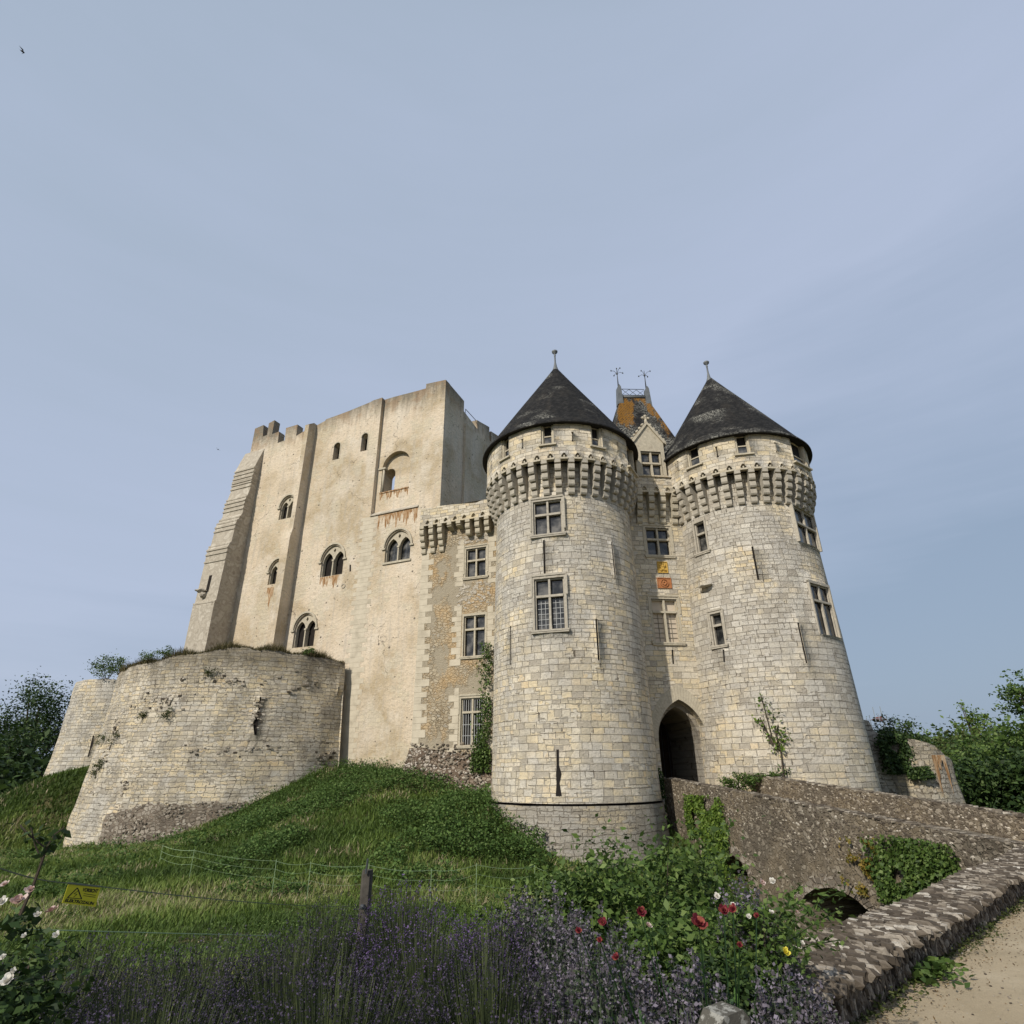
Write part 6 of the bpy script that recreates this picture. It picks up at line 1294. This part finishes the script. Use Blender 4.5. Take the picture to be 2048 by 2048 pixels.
# ------------------------------------------------------------------ garden in the foreground
def spikes(name, label, x, y, zb, rad, h, n, seed, fl, stem, cat, fw_=.011, flen=.07, group=None, out=1.0, fol=None, thin=.0022, lean=(0, 0)):
    """a herb clump: arching stems, leafy base and flower spikes"""
    r = np.random.default_rng(seed); t = empty(name, (x, y, zb), label, cat, group)
    a = r.uniform(0, 2 * pi, n); q_ = np.sqrt(r.random(n)); bx = x + np.cos(a) * q_ * rad * .45; by = y + np.sin(a) * q_ * rad * .45
    H = h * (1 - .38 * q_ ** 2) * r.uniform(.72, 1.1, n); tx = x + np.cos(a) * q_ * rad * out + lean[0] * H; ty = y + np.sin(a) * q_ * rad * out + lean[1] * H
    B = np.stack([bx, by, np.full(n, zb)], -1); T = np.stack([tx, ty, zb + H], -1) + r.normal(0, .02, (n, 3)); Mi = (B + T) / 2; Mi[:, :2] += (T - B)[:, :2] * -.12; Mi[:, 2] += H * .08
    d = np.stack([np.cos(a + 1.3), np.sin(a + 1.3), 0 * a], -1) * thin
    V = np.stack([B - d, B + d, Mi + d, Mi - d, T + d * .6, T - d * .6], 1).reshape(-1, 3); i = np.arange(n)[:, None] * 6; F = np.concatenate([i + [[0, 1, 2, 3]], i + [[3, 2, 4, 5]]], 0)
    rn = r.random(n); np_mesh('stems', V, F, mats=[M[stem]], rnd=np.concatenate([rn, rn]), parent=t)
    ax = (T - Mi); ax /= np.linalg.norm(ax, axis=1)[:, None]; m = int(max(5, flen / .008)); k = r.random((n, m)); has = r.random(n) < .74
    C = T[:, None, :] - ax[:, None, :] * (k * flen * r.uniform(.6, 1.3, n)[:, None])[..., None] + r.normal(0, fw_ * .5, (n, m, 3)); C = C[has].reshape(-1, 3)
    leafmesh('flower_spikes', C, fw_ * 1.5, M[fl], t, .8, -.5, .3, seed + 1)
    if fol:
        nb = fol[1]; kk = r.random(nb) ** .7; j = r.integers(0, n, nb); P = B[j] + (T - B)[j] * (kk * fol[3])[:, None] + r.normal(0, .02, (nb, 3)); leafmesh('leaves', P, fol[2], M[fol[0]], t, fol[4], -.3, .3, seed + 2)
    return t
lav = [(-3.3, 5.5, .75, .84), (-2.35, 5.6, .75, .86), (-1.65, 6.3, .7, 1.06), (-1.0, 6.4, .6, 1.16), (-3.1, 4.5, .75, .90), (-2.3, 4.6, .75, .92), (-1.45, 4.8, .7, .94), (-.6, 5.1, .7, .98), (-2.6, 3.6, .7, .94), (-1.75, 3.7, .7, .95), (-.95, 3.9, .7, .97), (-.15, 4.2, .6, .96), (-3.9, 5.0, .7, .86), (-.2, 5.7, .5, .98), (.1, 3.4, .5, .92)]
LL = ['rear lavender clump under the yellow sign', 'rear lavender clump crossing the pale fence tape', 'rear lavender clump left of the wooden post', 'lavender clump hiding the foot of the wooden post', 'dull lavender clump at the left, by the rose bush', 'dull lavender clump in the middle row left of the post', 'dull lavender clump in the middle row below the post', 'tall green stemmed lavender clump with the brightest violet tips', 'front lavender clump in the lower left', 'front lavender clump left of the bottom centre', 'front green stemmed lavender clump below the post', 'front lavender clump touching the grey catmint', 'lavender clump at the left picture edge behind the rose bush', 'bright violet lavender clump beside the tallest catmint', 'lavender clump at the bottom beside the front catmint']
for i, (x, y, rad, h) in enumerate(lav): spikes('lavender_bush', LL[i], x, y, gz(x, y), rad, h, 1150, 300 + i, 'lavender' if i in (3, 7, 13) else 'lavdull', 'lavstem', 'lavender', .0085, .055, 'lavender clumps along the bed', 1.0, ('lavstem', 5200, .04, .72, .16))
cm = [(.22, 6.0, .5, 1.18), (.55, 5.2, .55, 1.1), (.45, 4.3, .5, .98), (1.05, 4.35, .42, .9), (.75, 3.6, .45, .9), (1.25, 3.75, .38, .84), (1.9, 5.7, .36, 1.28), (1.55, 4.25, .36, .88), (1.62, 3.85, .3, .78), (1.72, 4.3, .22, .74), (1.12, 3.05, .3, .92)]
CL = ['tallest grey lilac catmint clump beside the violet lavender', 'wide catmint clump left of the red peonies', 'catmint clump in the middle foreground', 'catmint clump under the glossy peony leaves', 'catmint clump at the bottom centre', 'bottom catmint clump left of the stone block', 'upright catmint spires rising through the shrub near white flowers', 'catmint clump behind the pale stone block', 'catmint clump spilling over the stone block', 'catmint clump at the path corner', 'catmint clump in front of the lichened stone']
for i, (x, y, rad, h) in enumerate(cm): spikes('catmint', CL[i], x, y, gz(x, y), rad, h, 260, 340 + i, 'catmint', 'leafsage', 'catmint', .016, .17, 'catmint clumps in the bed', 1.0, ('leafsage', 3200, .036, .95, .6), .003)
for i, (x, y, rx, rz_, m, lf, lb) in enumerate(((1.55, 7.9, 1.2, 1.15, 'leafmid', .085, 'tall leafy green shrub in front of the left tower plinth'), (2.2, 7.2, .7, .70, 'leafmid', .08, 'leafy green shrub left of the open bridge arch'), (.7, 7.7, .85, .74, 'leafmid', .08, 'lighter shrub behind the catmint'), (1.9, 6.0, .4, .42, 'leafdark', .075, 'dark rose foliage mass by the low wall'), (1.7, 5.35, .36, .42, 'leafmid', .06, 'green rose foliage above the low wall end'), (2.5, 9.6, .8, .8, 'leafbright', .085, 'pale green shrub below the bright ivy curtain'), (1.55, 6.2, .6, .62, 'leafmid', .08, 'green shrub behind the red peonies'), (1.35, 4.9, .3, .42, 'leafdark', .055, 'dark foliage at the corner of path and wall'))):
    bush(x, y, gz(x, y), rx, rz_, 'shrub', lb, 'shrub', 400 + i, m, lf, 60, 120)
def bloom(P, n, s, mat, parent, seed, name='flower'):
    r = random.Random(seed); mb = MB(); P = Vector(P); ax = Vector((r.gauss(0, .3), -.7 + r.gauss(0, .2), .7)).normalized(); a = ax.orthogonal().normalized(); b = ax.cross(a)
    for ly, (k, op) in enumerate(((n, 1.0), (n, .62), (max(3, n - 2), .3))):
        for i in range(k):
            t = 2 * pi * (i + ly * .5) / k; d = a * cos(t) + b * sin(t); sd = ax.cross(d); l = s * r.uniform(.8, 1.1) * (1 - .12 * ly)
            p0 = P; p1 = P + d * l * .6 * op + ax * l * (.25 + .5 * (1 - op)); p2 = P + d * l * op * .95 + ax * l * (.5 + .45 * (1 - op)); w = l * .42
            mb.face([tuple(p0), tuple(p1 - sd * w), tuple(p2 - sd * w * .6), tuple(p2 + ax * l * .08), tuple(p2 + sd * w * .6), tuple(p1 + sd * w)], None, 0, r.random())
    return mb.build(name, M[mat], parent)
pe = empty('peony_bush', (1.1, 4.25, gz(1.1, 4.25)), 'peony with large glossy leaves and wilting crimson flowers among catmint', 'peony')
r_ = np.random.default_rng(8); P = []
for k in range(46): a, q_ = r_.uniform(0, 2 * pi), r_.random() ** .5 * .5; c = np.array([1.1 + cos(a) * q_, 4.25 + sin(a) * q_, gz(1.1, 4.25) + r_.uniform(.25, .78) * (1 - q_ * .5)]); P += [c + r_.normal(0, .03, 3) for _ in range(7)]
leafmesh('leaves', P, .17, M['leafglossy'], pe, .42, 0, .6, 12)
mb = MB(); pf_ = []
for i, (px, py, dist, s, m) in enumerate(((1281, 1824, 4.3, .055, 'redpetal'), (1205, 1845, 4.2, .045, 'redpetal'), (1157, 1862, 4.1, .036, 'redpetal'), (1398, 1850, 4.0, .085, 'redpetal'), (1232, 1915, 3.7, .034, 'redpetal'), (1297, 1852, 4.2, .036, 'pinkpetal'), (1447, 1822, 4.4, .055, 'redpetal'), (1466, 1819, 4.4, .05, 'redpetal'), (1513, 1832, 4.5, .03, 'redpetal'), (1479, 1890, 3.9, .028, 'redpetal'), (1199, 1880, 3.9, .026, 'redpetal'))):
    d = ray(px, py); q_ = Vector(d) * (dist / d[1]); bloom(q_, 6, s * .6, m, pe, 500 + i, 'flower'); b_ = (1.1 + (q_.x - 1.1) * .3, 4.25, gz(1.1, 4.25)); mb.tube([b_, ((q_.x + b_[0]) / 2, (q_.y + b_[1]) / 2, (q_.z + b_[2]) / 2 - .02), tuple(q_)], [.006, .005, .004], 4)
mb.build('stems', M['leafglossy'], pe)
rb_ = empty('rose_bush', (1.85, 5.5, gz(1.85, 5.5)), 'small pale rose bush beside the low wall', 'rose'); 
P, C = clumps((1.85, 5.55, -1.3), (.38, .38, .42), 26, 60, 520, .3, .25); leafmesh('leaves', P, .05, M['leafmid'], rb_, .6, 0, .4, 521)
mb = MB(); [mb.tube([(1.85, 5.5, -2.2), tuple(((C[k] + np.array([1.85, 5.5, -2.2])) / 2)), tuple(C[k])], [.01, .007, .003], 4) for k in range(12)]; mb.build('stems', M['bark'], rb_)
for i, (px, py, dist, s, m) in enumerate(((1435, 1793, 4.6, .028, 'whitepetal'), (1466, 1810, 4.6, .024, 'whitepetal'), (1545, 1763, 5.2, .036, 'whitepetal'), (1524, 1765, 5.2, .03, 'pinkpetal'), (1497, 1833, 4.5, .022, 'whitepetal'), (1543, 1826, 4.6, .024, 'whitepetal'), (1604, 1886, 4.4, .018, 'whitepetal'), (1593, 1824, 4.9, .022, 'pinkpetal'), (1570, 1905, 3.9, .032, 'yellowpetal'))):
    d = ray(px, py); bloom(Vector(d) * (dist / d[1]), 6, s * .8, m, rb_, 540 + i, 'flower')
# arching rose sprays in front of the open arch
mb = MB(); P = []
for path in (((1560, 1905), (1590, 1850), (1640, 1800), (1690, 1780)), ((1580, 1880), (1640, 1840), (1680, 1820)), ((1540, 1870), (1580, 1800), (1600, 1770)), ((1560, 1920), (1620, 1890), (1680, 1880))):
    pts_ = [Vector(ray(*p)) * (4.9 / ray(*p)[1]) for p in path]; mb.tube([tuple(p) for p in pts_], .004, 4)
    for a, b in zip(pts_, pts_[1:]):
        for k in range(34): P.append(tuple(a.lerp(b, random.random()) + Vector((random.gauss(0, .03), random.gauss(0, .03), random.gauss(0, .03)))))
mb.build('sprays', M['leafmid'], rb_); leafmesh('spray_leaves', P, .05, M['leafmid'], rb_, .55, .2, .5, 530)
# bleached rose bush at the left edge
rl = empty('rose_bush', (-1.8, 2.3, gz(-1.8, 2.3)), 'rose bush with faded white and pink blooms at the left picture edge', 'rose')
P, C = clumps((-1.72, 2.35, -.83), (.26, .26, .34), 30, 90, 601, .3, .24); leafmesh('leaves', P, .036, M['leafdark'], rl, .7, .1, .4, 602)
mb = MB()
for k in range(14): e_ = C[k]; mb.tube([(-1.8, 2.3, -2.0), ((-1.8 + e_[0]) / 2, (2.3 + e_[1]) / 2, (-2 + e_[2]) / 2 + .05), tuple(e_)], [.010, .007, .004], 4)
d = [Vector(ray(*p)) * (2.0 / ray(*p)[1]) for p in ((40, 1830), (66, 1772), (84, 1722), (95, 1690))]; mb.tube([tuple(p) for p in d], [.005, .004, .004, .002], 4)
mb.build('stems', M['bark'], rl)
for i, (px, py, s, m) in enumerate(((38, 1803, .050, 'pinkpetal'), (10, 1770, .03, 'pinkpetal'), (104, 1823, .04, 'pinkpetal'), (60, 1780, .03, 'pinkpetal'), (6, 1915, .022, 'whitepetal'), (112, 1871, .022, 'whitepetal'), (16, 1963, .045, 'whitepetal'), (26, 1942, .02, 'whitepetal'), (3, 1805, .035, 'whitepetal'), (74, 1830, .022, 'whitepetal'), (48, 1872, .018, 'whitepetal'))):
    d_ = ray(px, py); bloom(Vector(d_) * (1.85 / d_[1]), 5, s * .42, m, rl, 620 + i, 'flower')
for i_, tw_ in enumerate((((84, 1722), (70, 1690), (62, 1655)), ((88, 1705), (108, 1670), (128, 1655)), ((90, 1695), (60, 1672), (40, 1650)))):
    d_ = [Vector(ray(*p)) * (2.0 / ray(*p)[1]) for p in tw_]; mb = MB(); mb.tube([tuple(p) for p in d_], .0022, 4); mb.build('twig', M['bark'], rl)
    leafmesh('leaf_spray', [tuple(a_.lerp(b_, k_ / 7) + Vector((random.gauss(0, .012), random.gauss(0, .012), random.gauss(0, .012)))) for a_, b_ in zip(d_, d_[1:]) for k_ in range(8)], .034, M['leafdark'], rl, .5, .1, .3, 640 + i_)
# stone block at the end of the wall, litter along its foot, foreground tufts
d_ = ray(1470, 1985); q_ = Vector(d_) * (3.5 / d_[1]); zb_ = -2.0; zt_ = q_.z - .14; mb = MB(); bxy = (q_.x + .02, q_.y + .12)
FB_ = Fr(bxy[0], bxy[1], 28); mb.prism(FB_, [(-.13, zb_), (.12, zb_), (.10, zt_ - .01), (.06, zt_ + .03), (-.07, zt_ + .02), (-.12, zt_ - .04)], -.14, 0)
q = NT('lichened_stone', .9, .2); o_ = q.obj(); c_ = q.mix(q.step(q.noise(o_, 14, 5, .7), .52, .58), (.085, .08, .066), (.27, .265, .235)); q.col(c_); q.bump(q.noise(o_, 20, 5, .7), .6, .01)
setp(mb.build('stone_block', q.m), 'upright grey stone block with white lichen among the catmint', 'stone')
r = np.random.default_rng(77); n = 2600; S_ = r.uniform(L0, L1, n); k = np.sin(S_ * 2.3) * .5 + np.sin(S_ * 5.1) * .3 + .8; O_ = np.abs(r.normal(0, .09, n)) * k + .03
P = np.array([LW.pt(s, o, -1.885 + abs(r.normal(0, .03)) * k_) for s, o, k_ in zip(S_, O_, k)])
setp(leafmesh('weeds', P, .04, M['leafolive'], None, .6, 0, .5, 78), 'low weeds and dry leaves along the foot of the low wall', 'weeds', kind='stuff')
P = np.array([LW.pt(s, o, -1.89 + abs(z) ) for s, o, z in zip(r.normal(1.55, .22, 260), np.abs(r.normal(.12, .10, 260)), r.normal(0, .05, 260))])
setp(leafmesh('weeds', P, .085, M['leafmid'], None, .7, 0, .5, 79), 'broad leaved weed clump at the middle of the low wall foot', 'weeds')
n = 1700; S_ = r.uniform(L0, L1, n); P = np.array([LW.pt(s, .05 + abs(r.normal(0, .28)), -1.893) for s in S_]); setp(leafmesh('leaf_litter', P, .028, M['litter'], None, .55, .3, 1.5, 83), 'brown dry leaf litter strewn beside the low wall', 'leaf litter', kind='stuff')
n = 2600; P = np.stack([r.uniform(.9, 9, n), r.uniform(2.5, 12, n), np.full(n, -1.893)], -1); kp_ = [((p[0] - lwa[0]) * lwn[0] + (p[1] - lwa[1]) * lwn[1]) > .4 for p in P]; P = P[np.array(kp_)]
mb = MB()
for p in P: q_ = abs(random.gauss(0, .006)) + .003; mb.rock(tuple(p), (Vector((q_ * 1.4, 0, 0)), Vector((0, q_, 0)), Vector((0, 0, q_ * .5))), random.random(), 0, 2)
setp(mb.build('gravel', M['stones']), 'small stones and crumbs scattered on the sandy path', 'gravel', kind='stuff')
X, Y = hits(26000, 91, 1.2, 6.4, -5.5, 2.2, lambda X, Y, r: ~pathside(X, Y) & (X < .55 + Y * .2))
setp(blades('grass', X, Y, .24, .004, 92, M['lavstem'], .8), 'dark grass blades between the lavender clumps', 'grass', kind='stuff')
# swifts
for i, (px, py, D_, s, rz_) in enumerate(((45, 103, 34, .34, .6), (436, 899, 60, .34, 2.6))):
    d = Vector(ray(px, py)); c = d * (D_ / d.length); mb = MB(); a = Vector((cos(rz_), sin(rz_) * .5, -.5 if i == 0 else -.15)).normalized(); b = Vector((-sin(rz_), cos(rz_), .35)).normalized()
    mb.tube([tuple(c - a * s * .30), tuple(c - a * s * .1), tuple(c + a * s * .12), tuple(c + a * s * .26)], [.006, .03, .032, .01], 6)
    for sg_ in (-1, 1): mb.face([tuple(c + a * s * .12), tuple(c + b * sg_ * s * .3 + a * s * .12 + Vector((0, 0, .05))), tuple(c + b * sg_ * s * .72 - a * s * .32), tuple(c + b * sg_ * s * .25 - a * s * .0)])
    for sg_ in (-1, 1): mb.face([tuple(c - a * s * .22), tuple(c - a * s * .45 + b * sg_ * .05), tuple(c - a * s * .28)])
    setp(mb.build('swift', M['bird']), ('dark swift gliding high in the upper left sky', 'distant swift flying just left of the keep')[i], 'bird')
